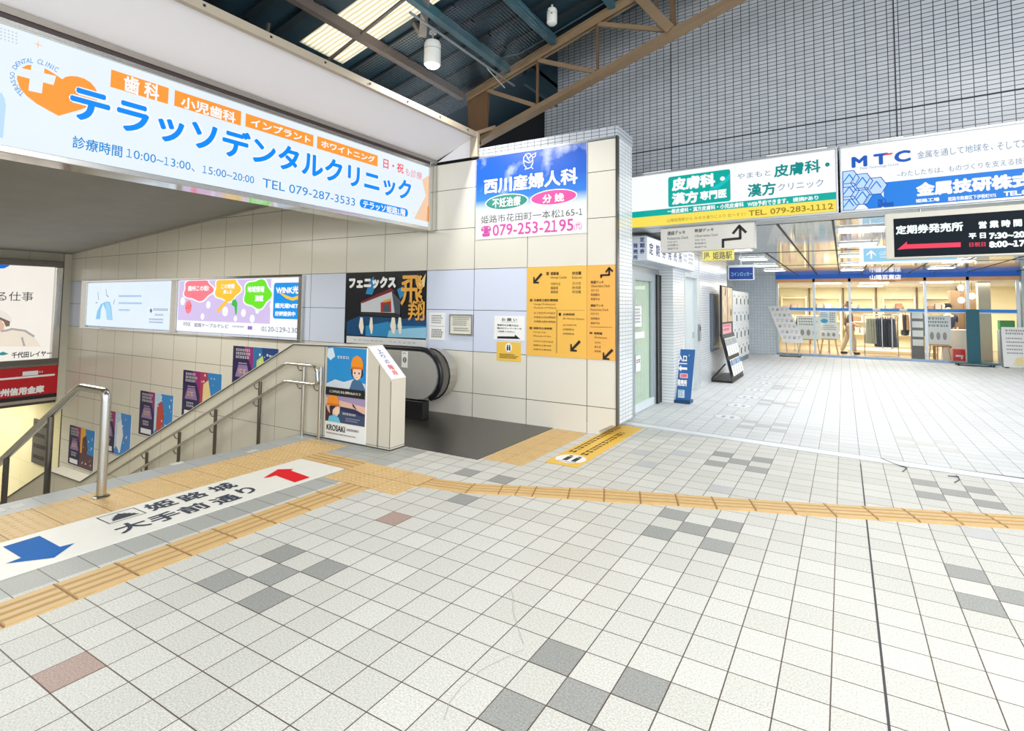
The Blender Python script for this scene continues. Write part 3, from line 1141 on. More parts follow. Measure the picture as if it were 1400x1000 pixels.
f.rect((375, 387), (411, 437), glow('board_azure', (18, 150, 236), 1.0), 3, rad=.06)
f.text('WINK光', (378, 391.5), (408.5, 402), E_WHITE, 4, .05)
f.poly([(380, 399), (392, 404), (400, 407), (409, 404), (409, 409), (400, 411.5), (391, 408)], BY, 4)
f.text('超光速NET', (376.5, 414.5), (408, 422), E_WHITE, 4, .05)
f.text('好評提供中', (376.5, 425.5), (404, 433), E_WHITE, 4, .05)
SLATE = glow('board_slate', (84, 110, 140), 1.0)
f.text('WINK', (250.5, 440), (261, 446.5), SLATE, 3, .0)
f.text('姫路ケーブルテレビ', (266, 441.5), (312.5, 449.5), SLATE, 3, .01)
f.lines((318, 445.5), (337, 450), 1, SLATE, 3, seed=4)
f.rect((339, 446), (345, 451), glow('board_violet', (150, 120, 190), 1), 3)
f.text('0120-129-130', (358, 446.5), (407, 455.5), SLATE, 3, .0)
f.build(t)

# ---- 3. rocket poster
t = sign('wall_poster', 'black and blue poster of a store blasting off, gold brush lettering, on the blue wall', 'poster', (-6.45, 6.45, .93))
b = MB(); b.box(-7.352, -5.566, 6.452, 6.459, .935, 2.137, BLACK); b.build('backing', t)
f = face_y(6.451)
NAVY = mat('print_night', (10, 16, 30), .25)
f.rect((-7.35, .94), (-5.57, 2.135), NAVY, 0, 'print', False)
f.poly([(474, 458), (474, 440), (492, 432), (520, 434), (552, 436), (583, 432), (583, 462), (474, 458)], mat('print_deep_blue', (12, 74, 122), .25), 1)
f.poly([(500, 446), (530, 440), (552, 446), (583, 446), (583, 463), (500, 459.5)], mat('print_blue', (44, 140, 196), .25), 2)
f.poly([(532, 452), (560, 449), (583, 448), (583, 463), (530, 461)], mat('print_pale_blue', (150, 208, 236), .25), 3)
f.poly([(505, 385), (511, 378), (513, 392), (509, 403), (500, 402)], mat('print_blue', (44, 140, 196), .25), 1)
f.poly([(543, 396), (552, 391), (552, 404), (547, 409)], mat('print_blue', (44, 140, 196), .25), 1)
GREYW = mat('print_building', (206, 210, 216), .3)
f.poly([(494, 414), (536, 398.5), (540, 428), (494, 426.5)], GREYW, 4)
f.poly([(495, 412), (535, 394), (541, 399), (536, 399), (495, 415)], mat('print_dark_red', (120, 22, 34), .3), 5)
f.poly([(536.5, 399), (547.5, 411), (547.5, 430), (540, 429)], mat('print_shadow', (74, 84, 98), .3), 4)
f.poly([(521, 414), (535, 410), (535.5, 427), (521, 427)], mat('print_red', (176, 44, 44), .3), 5)
f.poly([(524.5, 417), (533, 415.5), (533.5, 426.5), (525, 426.5)], mat('print_shadow', (74, 84, 98), .3), 6)
f.poly([(525, 411), (535, 408), (535.5, 412), (524, 414)], mat('print_gold', (222, 168, 72), .3), 6)
f.poly([(493, 427), (541, 428.5), (548, 430), (547, 433.5), (528, 433), (494, 430)], BLACK, 6)
FL = mat('print_flame', (250, 240, 220), .3)
for x, w in ((494.5, 3.4), (508, 2.6), (538, 4), (547, 3)):
    f.poly([(x - w * .4, 434), (x + w * .6, 434.5), (x + w, 448), (x + w * .5, 457), (x - w * .2, 456), (x - w, 446)], FL, 6)
f.rect((474.6, 459.3), (583.2, 475.3), mat('print_strip', (226, 228, 230), .4), 7)
f.text('フェニックス', (478, 379.5), (542, 394.5), PAPER, 8, .08)
GOLD = mat('print_gold_letter', (236, 172, 74), .3)
f.text('飛', (549, 377), (579, 418), GOLD, 8, .018)
f.text('翔', (559, 411), (581, 439), GOLD, 8, .018)
f.poly([(572, 376), (577, 384), (583, 374), (581, 392), (573, 396)], mat('print_pale_gold', (236, 216, 160), .3), 8)
f.text('ヒメジにきたら、フェニックス', (485, 463.5), (569, 470.5), INKGREY, 8, .0)
f.build(t)

# ---- 4. the five promotional posters stepping down the stair wall
PN, PM = mat('print_navy', (36, 32, 84), .3), mat('print_magenta', (150, 40, 118), .3)
PLIL, PWH = mat('print_lilac', (150, 120, 172), .3), mat('print_white', (236, 236, 240), .4)
cols = [((22, 66, 128), (40, 112, 170), (200, 220, 120)), ((40, 130, 200), (170, 60, 90), (236, 210, 150)), ((50, 140, 214), (190, 220, 244), (196, 70, 66)),
        ((64, 140, 216), (196, 216, 240), (236, 240, 248)), ((36, 140, 214), (238, 180, 60), (96, 60, 74))]
whr = ['topmost, dark blue right half', 'second from the top, blue and crimson right half', 'third from the top, bright blue right half', 'fourth from the top, pale blue and white right half', 'lowest, blue right half over a brown ground']
for k in range(5):
    x0, zt = -10.53 - 1.775 * k, .757 - .6 * k
    zt = [.757, .16, -.433, -1.045, -1.635][k]
    x1 = x0 + 1.42
    z0 = zt - .985
    t = sign('stair_poster', 'wide poster on the stair wall, ' + whr[k], 'poster', (x0 + .71, 6.45, z0), 'posters stepping down beside the stairs')
    b = MB(); b.box(x0, x1, 6.451, 6.459, z0, zt, PWH); b.build('sheet', t)
    f = face_y(6.450)
    c1, c2, c3 = (mat('print_c%d_%d' % (k, j), c, .3) for j, c in enumerate(cols[k]))
    xm = x0 + .66
    f.rect((x0, z0), (xm, zt), PN, 0, px=False)
    f.poly([(xm - .3, zt), (xm, zt), (xm, z0 + .5), (xm - .12, z0 + .7)], PM, 1, px=False)
    f.rect((xm, z0), (x1, zt), c1, 0, px=False)
    rnd = random.Random(k)
    f.poly([(xm, zt), (xm + .26, zt), (xm + .33, zt - .3), (xm + .18, zt - .7), (xm, z0 + .1)], c2, 1, px=False)
    f.poly([(xm + .12, zt - .25), (xm + .3, zt - .15), (xm + .42, zt - .5), (xm + .3, z0 + .05), (xm + .1, z0 + .2)], c3, 2, px=False)
    if k == 4:
        f.rect((xm, z0), (x1, z0 + .36), c3, 2.5, px=False)
    for j in range(16):
        u, v, r = xm + rnd.uniform(.05, .7), z0 + rnd.uniform(.05, .93), rnd.uniform(.008, .028)
        f.oval((u - r, v - r), (u + r, v + r), PWH, 3, px=False, n=8)
    f.lines((x0 + .1, zt - .05), (xm - .08, zt - .26), 3, PWH, 2, px=False, fill=.7, seed=k)
    f.poly([(x0 + .2, zt - .36), (x0 + .48, zt - .36), (x0 + .58, zt - .6), (x0 + .1, zt - .6)], PLIL, 2, px=False)
    f.lines((x0 + .2, zt - .32), (x0 + .5, zt - .36), 1, PWH, 3, px=False, seed=k + 5)
    f.lines((x0 + .2, zt - .44), (x0 + .5, zt - .56), 1, mat('print_sand', (226, 200, 150), .3), 3, px=False, fill=.8, seed=k + 8)
    f.lines((x0 + .18, zt - .66), (x0 + .5, zt - .78), 2, PWH, 3, px=False, fill=.7, seed=k + 2)
    f.rect((x0 + .1, z0 + .04), (xm - .1, z0 + .15), PWH, 2, px=False)
    f.build(t)

# ---- 5. obstetrics sign
t = sign('clinic_sign', 'blue sky sign with white lettering and two ovals, high on the panelled wall', 'sign', (-3.75, 6.45, 2.57))
b = MB(); b.box(-4.645, -2.868, 6.448, 6.459, 2.57, 3.772, PAPER); b.build('panel', t)
f = face_y(6.447)
SKYP = ramp_mat('print_sky', 2, 0.3, 1.2, [(0, (244, 247, 252)), (.12, (222, 234, 250)), (.3, (48, 126, 218)), (.6, (6, 92, 200)), (1, (4, 78, 188))], .4, .75, 2.2)
f.rect((-4.643, 2.572), (-2.87, 3.77), PAPER, 0, 'print', False)
f.rect((-4.643, 2.86), (-2.87, 3.77), SKYP, 1, 'print', False)
f.text('西川産婦人科', (662, 245.5), (790, 251.5), PAPER, 3, .035)
f.oval((663.5, 268.5), (722.5, 284), PAPER, 2)
f.oval((665, 269.6), (721, 283), mat('print_teal_oval', (52, 142, 130), .3), 3)
f.oval((725, 262.5), (789.5, 277.5), PAPER, 2)
f.oval((726.5, 263.6), (788, 276.4), mat('print_pink_oval', (240, 84, 160), .3), 3)
f.text('不妊治療', (673.5, 271.8), (712, 281), PAPER, 4, .03)
f.text('分 娩', (742, 266.5), (771.5, 275.5), PAPER, 4, .04)
f.text('姫路市花田町一本松165-1', (658, 295.5), (796.5, 294.8), INKGREY, 3, .0)
PINKL = mat('print_pink_letter', (214, 78, 170), .3)
f.text('☎', (658, 309.5), (671.5, 323), PINKL, 3, .035)
f.text('079-253-2195', (674, 307.5), (784, 315.5), PINKL, 3, .01)
f.text('(代)', (785.5, 303.5), (795.5, 315.5), PINKL, 3, .0)
for st in ([(716, 216), (717, 226), (721, 231), (726, 229), (729, 222), (728, 214), (724, 210), (719, 211), (716, 216)], [(719, 212), (723, 217), (728, 212), (733, 209), (732, 214), (728, 216)], [(717, 220), (723, 223), (729, 219)], [(720, 230), (718, 232)], [(727, 229), (729, 231)], [(721, 216), (724, 220)]):
    f.stroke(st, .012, PAPER, 3)
f.build(t)

# ---- 6. notices between the poster and the guide board
def small_notice(name, label, x0, x1, z0, z1, m, draw, th=.006, frame=None):
    t = sign(name, label, 'notice', ((x0 + x1) / 2, 6.45, z0))
    b = MB(); b.box(x0, x1, 6.46 - th, 6.4595, z0, z1, m); b.build('sheet', t)
    if frame:
        b = MB()
        for q in ((x0 - .02, x1 + .02, z1, z1 + .02), (x0 - .02, x1 + .02, z0 - .02, z0), (x0 - .02, x0, z0, z1), (x1, x1 + .02, z0, z1)):
            b.box(q[0], q[1], 6.46 - th - .012, 6.4595, q[2], q[3], frame)
        b.build('frame', t)
    f = face_y(6.46 - th - .001)
    draw(f)
    f.build(t)
    return t


def corners(p0, p1):
    a, c = on_y(*p0, 6.46), on_y(*p1, 6.46)
    return a.x, c.x, c.z, a.z


x0, x1, z0, z1 = corners((587.5, 427.5), (608, 465.5))
small_notice('paper_notice', 'tall white paper notice of small print, left of the framed certificate', x0, x1, z0, z1, PAPER,
             lambda f: (f.lines((590, 431), (606.5, 444), 4, INKGREY, 1, seed=3), f.lines((590, 450), (606.5, 463), 4, INK, 1, seed=4, fill=.7), f.rect((588, 446), (607.6, 446.3), INKGREY, 1)))
x0, x1, z0, z1 = corners((617.5, 431.5), (645.5, 457))
small_notice('framed_certificate', 'cream framed certificate on the blue wall beside the tall paper notice', x0, x1, z0, z1, mat('paper_cream', (228, 226, 212), .5),
             lambda f: (f.lines((619, 433.5), (643, 447), 5, INKGREY, 1, seed=6), f.lines((620, 448), (644, 455), 2, INKGREY, 1, seed=7)), .02, STEEL)
x0, x1, z0, z1 = corners((676, 432), (717, 466.5))
def _req(f):
    f.text('お 願 い', (686, 435), (707, 439.5), INK, 1, .01)
    f.rect((685, 440.2), (708, 440.6), INKGREY, 1)
    f.text('車椅子のお客さまは', (680, 443.2), (709, 446.8), INK, 1, .02)
    f.text('南口のエレベーターを', (680, 447.5), (713, 451), INK, 1, .02)
    f.text('ご利用ください。', (680, 452), (704, 455.2), INK, 1, .02)
    f.poly([(680, 460), (704, 460.3), (704, 457.5), (711.5, 463.8), (680, 463)], INK, 1)
small_notice('request_notice', 'white request notice with a thick black arrow pointing right', x0, x1, z0, z1, PAPER, _req)
x0, x1, z0, z1 = corners((679.5, 467), (712.3, 495))
YEL = mat('print_yellow', (240, 196, 84), .4, var=.02)
def _cau(f):
    u, v = f.uv(695.5, 475.5)
    f.oval((u - .055, v - .065), (u + .055, v + .065), PAPER, 1, px=False)
    for s in (-1, 1):
        f.oval((u + s * .017 - .01, v + .02), (u + s * .017 + .01, v + .04), INK, 2, px=False, n=10)
        f.rect((u + s * .017 - .012, v - .04), (u + s * .017 + .012, v + .018), INK, 2, px=False)
    f.lines((683, 483.5), (709, 492), 3, INK, 1, seed=21, fill=.7)
small_notice('caution_notice', 'small yellow caution notice with two figures, under the white request notice', x0, x1, z0, z1, YEL, _cau)

# ---- 7. orange guide board
t = sign('guide_board', 'large orange yellow direction board with black arrows at the end of the panelled wall', 'sign', (-3.12, 6.45, .937))
b = MB(); b.box(-3.765, -2.867, 6.45, 6.459, .937, 2.142, mat('print_orange_yellow', (238, 186, 84), .4, var=.02)); b.box(-2.863, -2.478, 6.45, 6.459, .937, 2.142, mat('print_orange', (236, 176, 82), .4, var=.02)); b.build('panel', t)
f = face_y(6.449)
BR = mat('print_brown', (112, 80, 36), .5)
def diag_arrow(cx, cy, s=1.0):
    u, v = f.uv(cx, cy)
    s *= .072
    pts = [(-1, -1), (.25, -1), (.25, -.72), (-.35, -.66), (1.0, .66), (.66, 1.0), (-.66, -.35), (-.72, .25), (-1, .25)]
    f.poly([(u + a * s, v + c * s) for a, c in pts], INK, 2, px=False)
diag_arrow(735.5, 380.5); diag_arrow(787, 473, 1.05); diag_arrow(831.5, 484.5, 1.0)
f.stroke([(822, 379.5), (822, 376.6), (833, 376), (833, 368)], .024, INK, 2)
f.stroke([(828.7, 372), (833, 366.6), (837.4, 371)], .024, INK, 2)
f.rect((747, 372), (750.5, 376.5), BR, 1)
T2 = lambda s, p0, p1, bo=.0, m=INK: f.text(s, p0, p1, m, 2, bo)
T2('姫路城', (753, 372), (764, 376.2), .02); T2('Himeji Castle', (753, 378), (775, 381.8), .0, BR)
T2('히메지성', (753, 386.5), (766, 390.3), 0, BR); T2('姫路城', (753, 392), (763, 395.8), .0); T2('姬路城', (753, 397.5), (763, 401.3), .0)
T2('好古園', (782.5, 371.5), (794.5, 375.8), .02); T2('Koko-en', (782.5, 377.5), (795.5, 381.2), .0, BR)
T2('코코엔', (782.5, 385.7), (794, 389.5), 0, BR); T2('好古园', (782.5, 391.5), (794, 395.3)); T2('好古園', (782.5, 397.3), (794, 401.2))
f.rect((724.5, 409), (728, 412.5), BR, 1)
T2('兵庫県立歴史博物館', (730, 408.8), (763, 412.6), .015); T2('Hyogo Prefectural', (730, 414.8), (759.5, 418.2), 0, BR); T2('Museum of History', (730, 419.5), (761, 423), 0, BR)
T2('효고현립역사박물관', (730, 426.5), (759.5, 430), 0, BR); T2('兵库县立历史博物馆', (730, 432.3), (759.5, 435.8)); T2('兵庫縣立歷史博物館', (730, 438.2), (759.5, 441.8))
f.rect((724, 447), (727.5, 450.5), BR, 1)
T2('姫路市立美術館', (729.5, 447.2), (755, 451), .015); T2('Himeji City', (729.5, 453), (746.5, 456.3), 0, BR); T2('Museum of Art', (729.5, 458), (753.5, 461.4), 0, BR)
T2('히메지시립미술관', (729.5, 465.3), (756.5, 469), 0, BR); T2('姫路市立美术馆', (729.5, 470.8), (753.5, 474.4)); T2('姬路市立美術館', (729.5, 476.5), (753.5, 480))
f.rect((761, 424.2), (799.5, 424.5), BR, 1); f.rect((761, 424.2), (761.4, 483), BR, 1)
f.rect((764, 428), (767, 432), INK, 1)
T2('JR姫路駅', (770, 428.3), (786, 432.2), .015); T2('JR Himeji Station', (769.5, 434.4), (799, 438.2), 0, BR)
T2('JR히메지역', (769.5, 443.2), (788, 446.8), 0, BR); T2('JR姫路站', (769.5, 449), (785, 452.6)); T2('JR姬路站', (769.5, 455), (785, 458.6))
T2('眺望デッキ', (808, 384), (825.5, 387.8), .01); T2('Observation Deck', (808, 389.4), (834, 392.8), 0, BR)
T2('전망 데크', (808, 395.5), (819, 399), 0, BR); T2('眺望露台', (808, 401.4), (820, 404.8)); T2('眺望平台', (808, 407.4), (820, 410.8))
T2('連絡デッキ', (807.5, 416), (825, 419.8), .01); T2('Pedestrian Deck', (807.5, 422), (832, 425.4), 0, BR)
T2('연결 데크', (807.5, 427.6), (819, 431), 0, BR); T2('连接露台', (807.5, 434), (820, 437.4)); T2('連接平台', (807.5, 440.3), (820, 443.7))
f.rect((807, 447.3), (837.5, 447.7), BR, 1)
f.rect((806, 454), (810, 457), BR, 1)
T2('新幹線', (812.5, 454), (823.5, 458), .02); T2('Shinkansen', (813, 460), (830, 463.4), 0, BR)
T2('신칸센', (813, 467), (821, 470.3), 0, BR); T2('新干线', (813, 473), (821.5, 476.4)); T2('新幹線', (813, 478.8), (821.5, 482.2))
f.build(t)

# ---- 8. the two big signs over the corridor mouth
def wsign_housing(t, ta, tb, z0=2.69, z1=3.455, d=.26):
    b = MB()
    c = (ta + tb) / 2
    def wb_(x0, x1, o0, o1, za, zb, m):
        p = wp((x0 + x1) / 2, (o0 + o1) / 2, (za + zb) / 2)
        b.obox(p, WD * (x1 - x0) / 2, WN * (o1 - o0) / 2, Vector((0, 0, (zb - za) / 2)), m)
    wb_(ta, tb, .02, d, z0, z1, ALU)
    wb_(ta, tb, -.015, .02, z1 - .025, z1, ALU)
    wb_(ta, tb, -.015, .02, z0, z0 + .025, ALU)
    wb_(ta, ta + .022, -.015, .02, z0 + .025, z1 - .025, ALU)
    wb_(tb - .022, tb, -.015, .02, z0 + .025, z1 - .025, ALU)
    wb_(ta + .2, ta + .6, -.016, .0, z1, z1 + .012, PAPER)
    wb_(tb - .75, tb - .1, -.016, .0, z1, z1 + .012, PAPER)
    b.build('housing', t, bevel=.003)


E_TEAL = glow('sign_teal', (0, 172, 160), 1.0)
E_TEALD = glow('sign_teal_deep', (0, 142, 140), 1.0)
E_YELLOW = glow('sign_yellow', (252, 226, 92), 1.0)
E_OLIVE = glow('sign_olive', (150, 128, 40), 1.0)
E_SLATE = glow('sign_slate', (110, 140, 168), 1.0)
t = sign('illuminated_sign', 'backlit skin clinic sign, white over a yellow band, left one over the corridor mouth', 'sign', tuple(wp(1.4, .1, 2.69)))
wsign_housing(t, .135, 2.69)
f = face_w(.012)
f.rect((.157, 2.715), (2.668, 3.43), E_WHITE, 0, 'face', False)
zt, zm = f.uv(868, 289.8)[1], f.uv(868, 298)[1]
f.rect((.157, 2.715), (2.668, zm), E_YELLOW, 1, px=False)
f.rect((.157, zm), (2.668, zt), E_TEAL, 1, px=False)
f.rect((913.5, 242.5), (999, 275), E_TEAL, 1, rad=.03)
f.poly([(970, 259), (990, 246), (998, 237), (998, 245), (982, 258)], glow('sign_teal_light', (20, 196, 196), 1.0), 2)
f.text('皮膚科・', (918.4, 244.2), (991.5, 253.4), E_WHITE, 3, .06)
f.text('漢方', (918.5, 264.5), (955, 277), E_WHITE, 3, .06)
f.text('専門医', (957, 262), (994, 270.5), E_WHITE, 3, .05)
f.text('やまもと', (1008, 238), (1054, 239.8), E_SLATE, 2, .0)
f.text('皮膚科', (1058, 226), (1122, 235.5), E_TEALD, 2, .03)
f.oval((1128, 222.7), (1134.5, 227.7), E_TEALD, 2)
f.text('漢方', (1022, 252.5), (1061, 266.3), E_TEALD, 2, .03)
f.text('クリニック', (1063.5, 251.8), (1126, 255), E_SLATE, 2, .0)
f.text('一般皮膚科・漢方皮膚科・小児皮膚科', (912.5, 286.5), (1017, 283), E_WHITE, 2, .035)
f.text('WEB予約できます。', (1022, 276), (1078, 278), E_WHITE, 2, .035)
f.text('提携Pあり', (1084, 270.5), (1119, 273.2), E_WHITE, 2, .035)
f.text('山陽姫路駅から みゆき通りに入り 北へすぐ!', (912, 299.5), (1019, 295.2), E_OLIVE, 2, .0)
f.text('TEL. 079-283-1112', (1023.5, 288), (1139.5, 286), E_OLIVE, 2, .02)
f.build(t)

t = sign('illuminated_sign', 'backlit metal company sign, white over bright blue, right one over the corridor mouth', 'sign', tuple(wp(4.2, .1, 2.69)))
wsign_housing(t, 2.71, 5.9)
f = face_w(.012)
E_MTC = glow('sign_mtc_blue', (30, 130, 230), 1.0)
E_MTC2 = glow('sign_mtc_deep', (20, 90, 190), 1.0)
E_CELL = glow('sign_cell', (196, 222, 250), 1.0)
f.rect((2.732, 2.715), (5.88, 3.43), E_WHITE, 0, 'face', False)
f.rect((1210, 251), (1213, 277), E_MTC, 1) if False else None
zb = f.uv(1210, 249.5)[1]
ub_ = f.uv(1208, 260)[0]
f.rect((ub_, 2.715), (5.88, zb), E_MTC, 1, px=False)
f.text('M T C', (1164, 215), (1245.5, 220.5), E_MTC2, 2, .045)
f.poly([(1210, 210.5), (1221, 208.8), (1219, 211.5), (1208.5, 213)], glow('sign_crimson', (236, 60, 90), 1.0), 3)
f.text('Metal Technology Co.Ltd.', (1176, 229), (1229, 227), E_SLATE, 2, .0)
f.text('金属を通して地球を、', (1254, 207.5), (1358, 205), E_SLATE, 2, .0)
f.text('そして文化を育む技術', (1363, 194.5), (1480, 192), E_SLATE, 2, .0)
f.text('~わたしたちは、ものづくりを支える技術で', (1226, 235), (1420, 222), E_SLATE, 2, .0)
f.text('金属技研株式会社', (1252, 250.5), (1474, 250), E_WHITE, 2, .06)
f.text('姫路工場', (1252, 272.5), (1284.5, 275), E_WHITE, 2, .04)
f.text('姫路市飾磨区下伊勢町975', (1296, 269.5), (1362, 270), E_WHITE, 2, .03)
f.text('TEL.079', (1372, 262), (1418, 265), E_WHITE, 2, .05)
hexr = .105
for q, (cx, cy) in enumerate(((1178, 249), (1197, 254.5), (1178, 268.5), (1160, 262), (1160, 280), (1196, 277), (1160, 245))):
    u, v = f.uv(cx, cy)
    pts = [(u + hexr * math.cos(math.radians(60 * k)), v + hexr * math.sin(math.radians(60 * k))) for k in range(6)]
    pts = [(max(2.735, x), max(2.718, y)) for x, y in pts]
    f.poly(pts, E_MTC if q in (5,) else (E_CELL if q % 2 else E_PALEBLUE), 2, px=False)
    f.stroke(pts + pts[:1], .008, E_MTC2, 3, px=False)
    f.stroke([(u - .05, v - .03), (u + .01, v + .05), (u + .05, v - .02)], .012, E_MTC, 3, px=False)
f.rect((1200, 273), (1207, 283), E_MTC2, 3); f.rect((1207, 277.5), (1222, 282), E_MTC2, 3)
f.build(t)

# ---- 9. hanging signs
def hang_box(name, label, off, p0, p1, d, m_face, m_side, rod=True):
    a = on_w(*p0, off) - W0
    c = on_w(*p1, off) - W0
    ta, tb, z1, z0 = a.dot(WD), c.dot(WD), a.z, c.z
    if z0 > z1: z0, z1 = z1, z0
    t = sign(name, label, 'sign', tuple(wp((ta + tb) / 2, off, z0)))
    b = MB()
    b.obox(wp((ta + tb) / 2, off + d / 2 + .002, (z0 + z1) / 2), WD * (tb - ta) / 2, WN * d / 2, Vector((0, 0, (z1 - z0) / 2)), m_side)
    b.build('housing', t, bevel=.004)
    f = face_w(off + .001)
    f.rect((ta + .008, z0 + .008), (tb - .008, z1 - .008), m_face, 0, 'face', False)
    if rod:
        b = MB()
        for q in (.2, .8):
            tt = ta + (tb - ta) * q
            b.tube([wp(tt, off + d / 2, z1 - .01), wp(tt, off + d / 2, 2.70)], .012, STEEL, 8)
        b.build('hanger', t)
    return t, f, ta, tb, z0, z1


GREIGE = mat('sign_greige', (206, 203, 196), .4, var=.02)
t, f, *_ = hang_box('hanging_sign', 'beige hanging deck direction sign with a bent black arrow, below the skin clinic sign', .03, (903, 313), (1032, 339.5), .1, GREIGE, mat('sign_greige_side', (190, 188, 182), .4))
f.text('連絡デッキ', (912.5, 316.5), (937, 320.5), INK, 1, .01); f.text('Pedestrian Deck', (912.5, 324.5), (941, 326.5), INKGREY, 1)
f.text('연결 데크', (912.5, 330.3), (926, 332), INKGREY, 1); f.text('连接露台', (912.5, 334.5), (927.5, 336.3), INKGREY, 1); f.text('連接平台', (912.5, 339), (927.5, 341), INKGREY, 1)
f.text('眺望デッキ', (950, 313.3), (976, 316.3), INK, 1, .01); f.text('Observation Deck', (950, 321.2), (982, 322.6), INKGREY, 1)
f.text('전망 데크', (950, 327.5), (964.5, 329.2), INKGREY, 1); f.text('眺望露台', (950, 332), (966, 333.6), INKGREY, 1); f.text('眺望平台', (950, 337), (966, 338.6), INKGREY, 1)
f.stroke([(988.5, 338), (988.5, 328.3), (1012, 326), (1012, 311)], .032, INK, 1)
f.stroke([(1002.5, 319), (1010.8, 309), (1019.5, 317.5)], .032, INK, 1)
f.build(t)

t, f, *_ = hang_box('hanging_sign', 'small yellow hanging station sign below the beige deck sign', .05, (960, 342.5), (1003, 355.5), .04, mat('print_pale_yellow', (238, 224, 110), .4), mat('sign_yellow_side', (220, 206, 110), .4), False)
f.text('JR', (962, 345.5), (970.5, 354), INKGREY, 1, .01)
f.text('姫路駅', (974.5, 344.5), (1001, 354), INKGREY, 1, .01)
f.build(t)

t, f, ta, tb, z0, z1 = hang_box('timetable_sign', 'black lit ticket office sign with a red arrow, framed in beige, at the right edge', -.02, (1209.5, 293), (1490, 345), .14, mat('sign_beige', (196, 192, 180), .4), mat('sign_beige', (196, 192, 180), .4))
LEDB = mat('led_black', (8, 20, 30), .6, spec=.15)
za_, zb_ = f.uv(1222, 352)[1], f.uv(1222, 299.5)[1]
f.rect((f.uv(1222, 320)[0], za_), (tb - .07, zb_), LEDB, 1, 'screen', False)
LEDW, LEDR = glow('led_white', (240, 252, 250), 1.15), glow('led_red', (244, 64, 96), 1.0)
f.text('定期券発売所', (1224.5, 309), (1317, 316), LEDW, 3, .04)
f.poly([(1226.5, 341.8), (1240, 330.3), (1240, 334.3), (1313.5, 331.5), (1313.5, 338), (1240, 340.5)], LEDR, 3)
f.text('営 業 時 間', (1337.6, 303), (1397.5, 309.7), LEDW, 3, .05)
f.text('平 日', (1324, 319.3), (1348, 326), LEDW, 3, .05)
f.text('7:30~20:00', (1352, 318.6), (1420, 324), LEDW, 3, .06)
f.text('日祝日', (1325, 331.8), (1347.5, 337), LEDR, 3, .02)
f.text('8:00~17:00', (1352, 330.2), (1420, 336.3), LEDW, 3, .06)
f.build(t)

t = sign('hanging_sign', 'light blue hanging arrow sign under the mirrored ceiling, left of the black timetable sign', 'sign', (.7, 10, 2.3))
b = MB(); b.box(.24, 1.5, 10, 10.1, 2.31, 2.585, PAPER); b.build('housing', t, bevel=.005)
b = MB(); b.box(.4, .42, 10.04, 10.06, 2.58, 2.7, STEEL); b.box(1.3, 1.32, 10.04, 10.06, 2.58, 2.7, STEEL); b.build('hanger', t)
f = face_y(9.999)
f.rect((.29, 2.345), (1.45, 2.555), glow('sign_sky', (150, 208, 240), 1.0), 0, 'face', False)
f.poly([(1190, 354), (1190, 346), (1184.5, 350), (1184.5, 348), (1191, 342), (1197.5, 348), (1197.5, 350), (1192.3, 346), (1192.3, 354)], E_WHITE, 1)
f.text('山陽', (1202.5, 343.5), (1214, 349), E_WHITE, 1, .0)
f.lines((1203, 351), (1225, 353.5), 1, E_WHITE, 1, seed=4)
f.build(t)

t = sign('hanging_sign', 'dark blue hanging coin locker sign above the lockers', 'sign', (-1.9, 12.5, 2.2))
b = MB(); b.box(-2.175, -1.645, 12.5, 12.56, 2.2, 2.53, ALU_LT); b.build('housing', t, bevel=.004)
b = MB(); b.box(-1.92, -1.9, 12.52, 12.54, 2.52, 2.7, STEEL); b.build('hanger', t)
f = face_y(12.499)
f.rect((-2.155, 2.215), (-1.665, 2.475), mat('print_royal', (12, 52, 140), .3), 0, 'face', False)
f.text('コインロッカー', (999.5, 372.5), (1028.5, 377.5), glow('letter_pale_blue', (150, 226, 240), 1.0), 1, .0)
f.build(t)

# ---- 10. ticket office box sign over the sliding door
t = sign('box_sign', 'long white ticket office box sign over the sliding glass door', 'sign', (-2.56, 9.0, 2.28))
b = MB(); b.box(-2.7, -2.424, 7.56, 10.45, 2.28, 2.635, mat('box_sign_body', (206, 212, 220), .4)); b.build('housing', t, bevel=.006)
f = face_x(-2.422)
f.rect((7.575, 2.292), (10.435, 2.623), glow('sign_cool_white', (246, 250, 255), 1.0), 0, 'face', False)
NVY = mat('print_navy_letter', (30, 66, 132), .4)
for k, ch in enumerate('定期券発売所'):
    f.text(ch, (7.66 + .33 * k, 2.37), (7.86 + .33 * k, 2.55), NVY, 1, .03, px=False)
f.lines((9.62, 2.38), (9.9, 2.54), 2, NVY, 1, px=False, seed=2)
f.lines((9.98, 2.36), (10.37, 2.58), 3, INKGREY, 1, px=False, seed=5)
f2 = Face((0, 7.558, 0), (1, 0, 0), (0, 0, 1), (0, -1, 0))
for k, ch in enumerate('定期券'):
    f2.text(ch, (-2.525, 2.545 - .085 * k), (-2.455, 2.615 - .085 * k), NVY, 1, .03, 'end_lettering', px=False)
for k, ch in enumerate('発売所'):
    f2.text(ch, (-2.625, 2.46 - .085 * k), (-2.555, 2.53 - .085 * k), NVY, 1, .03, 'end_lettering', px=False)
f.build(t); f2.build(t)

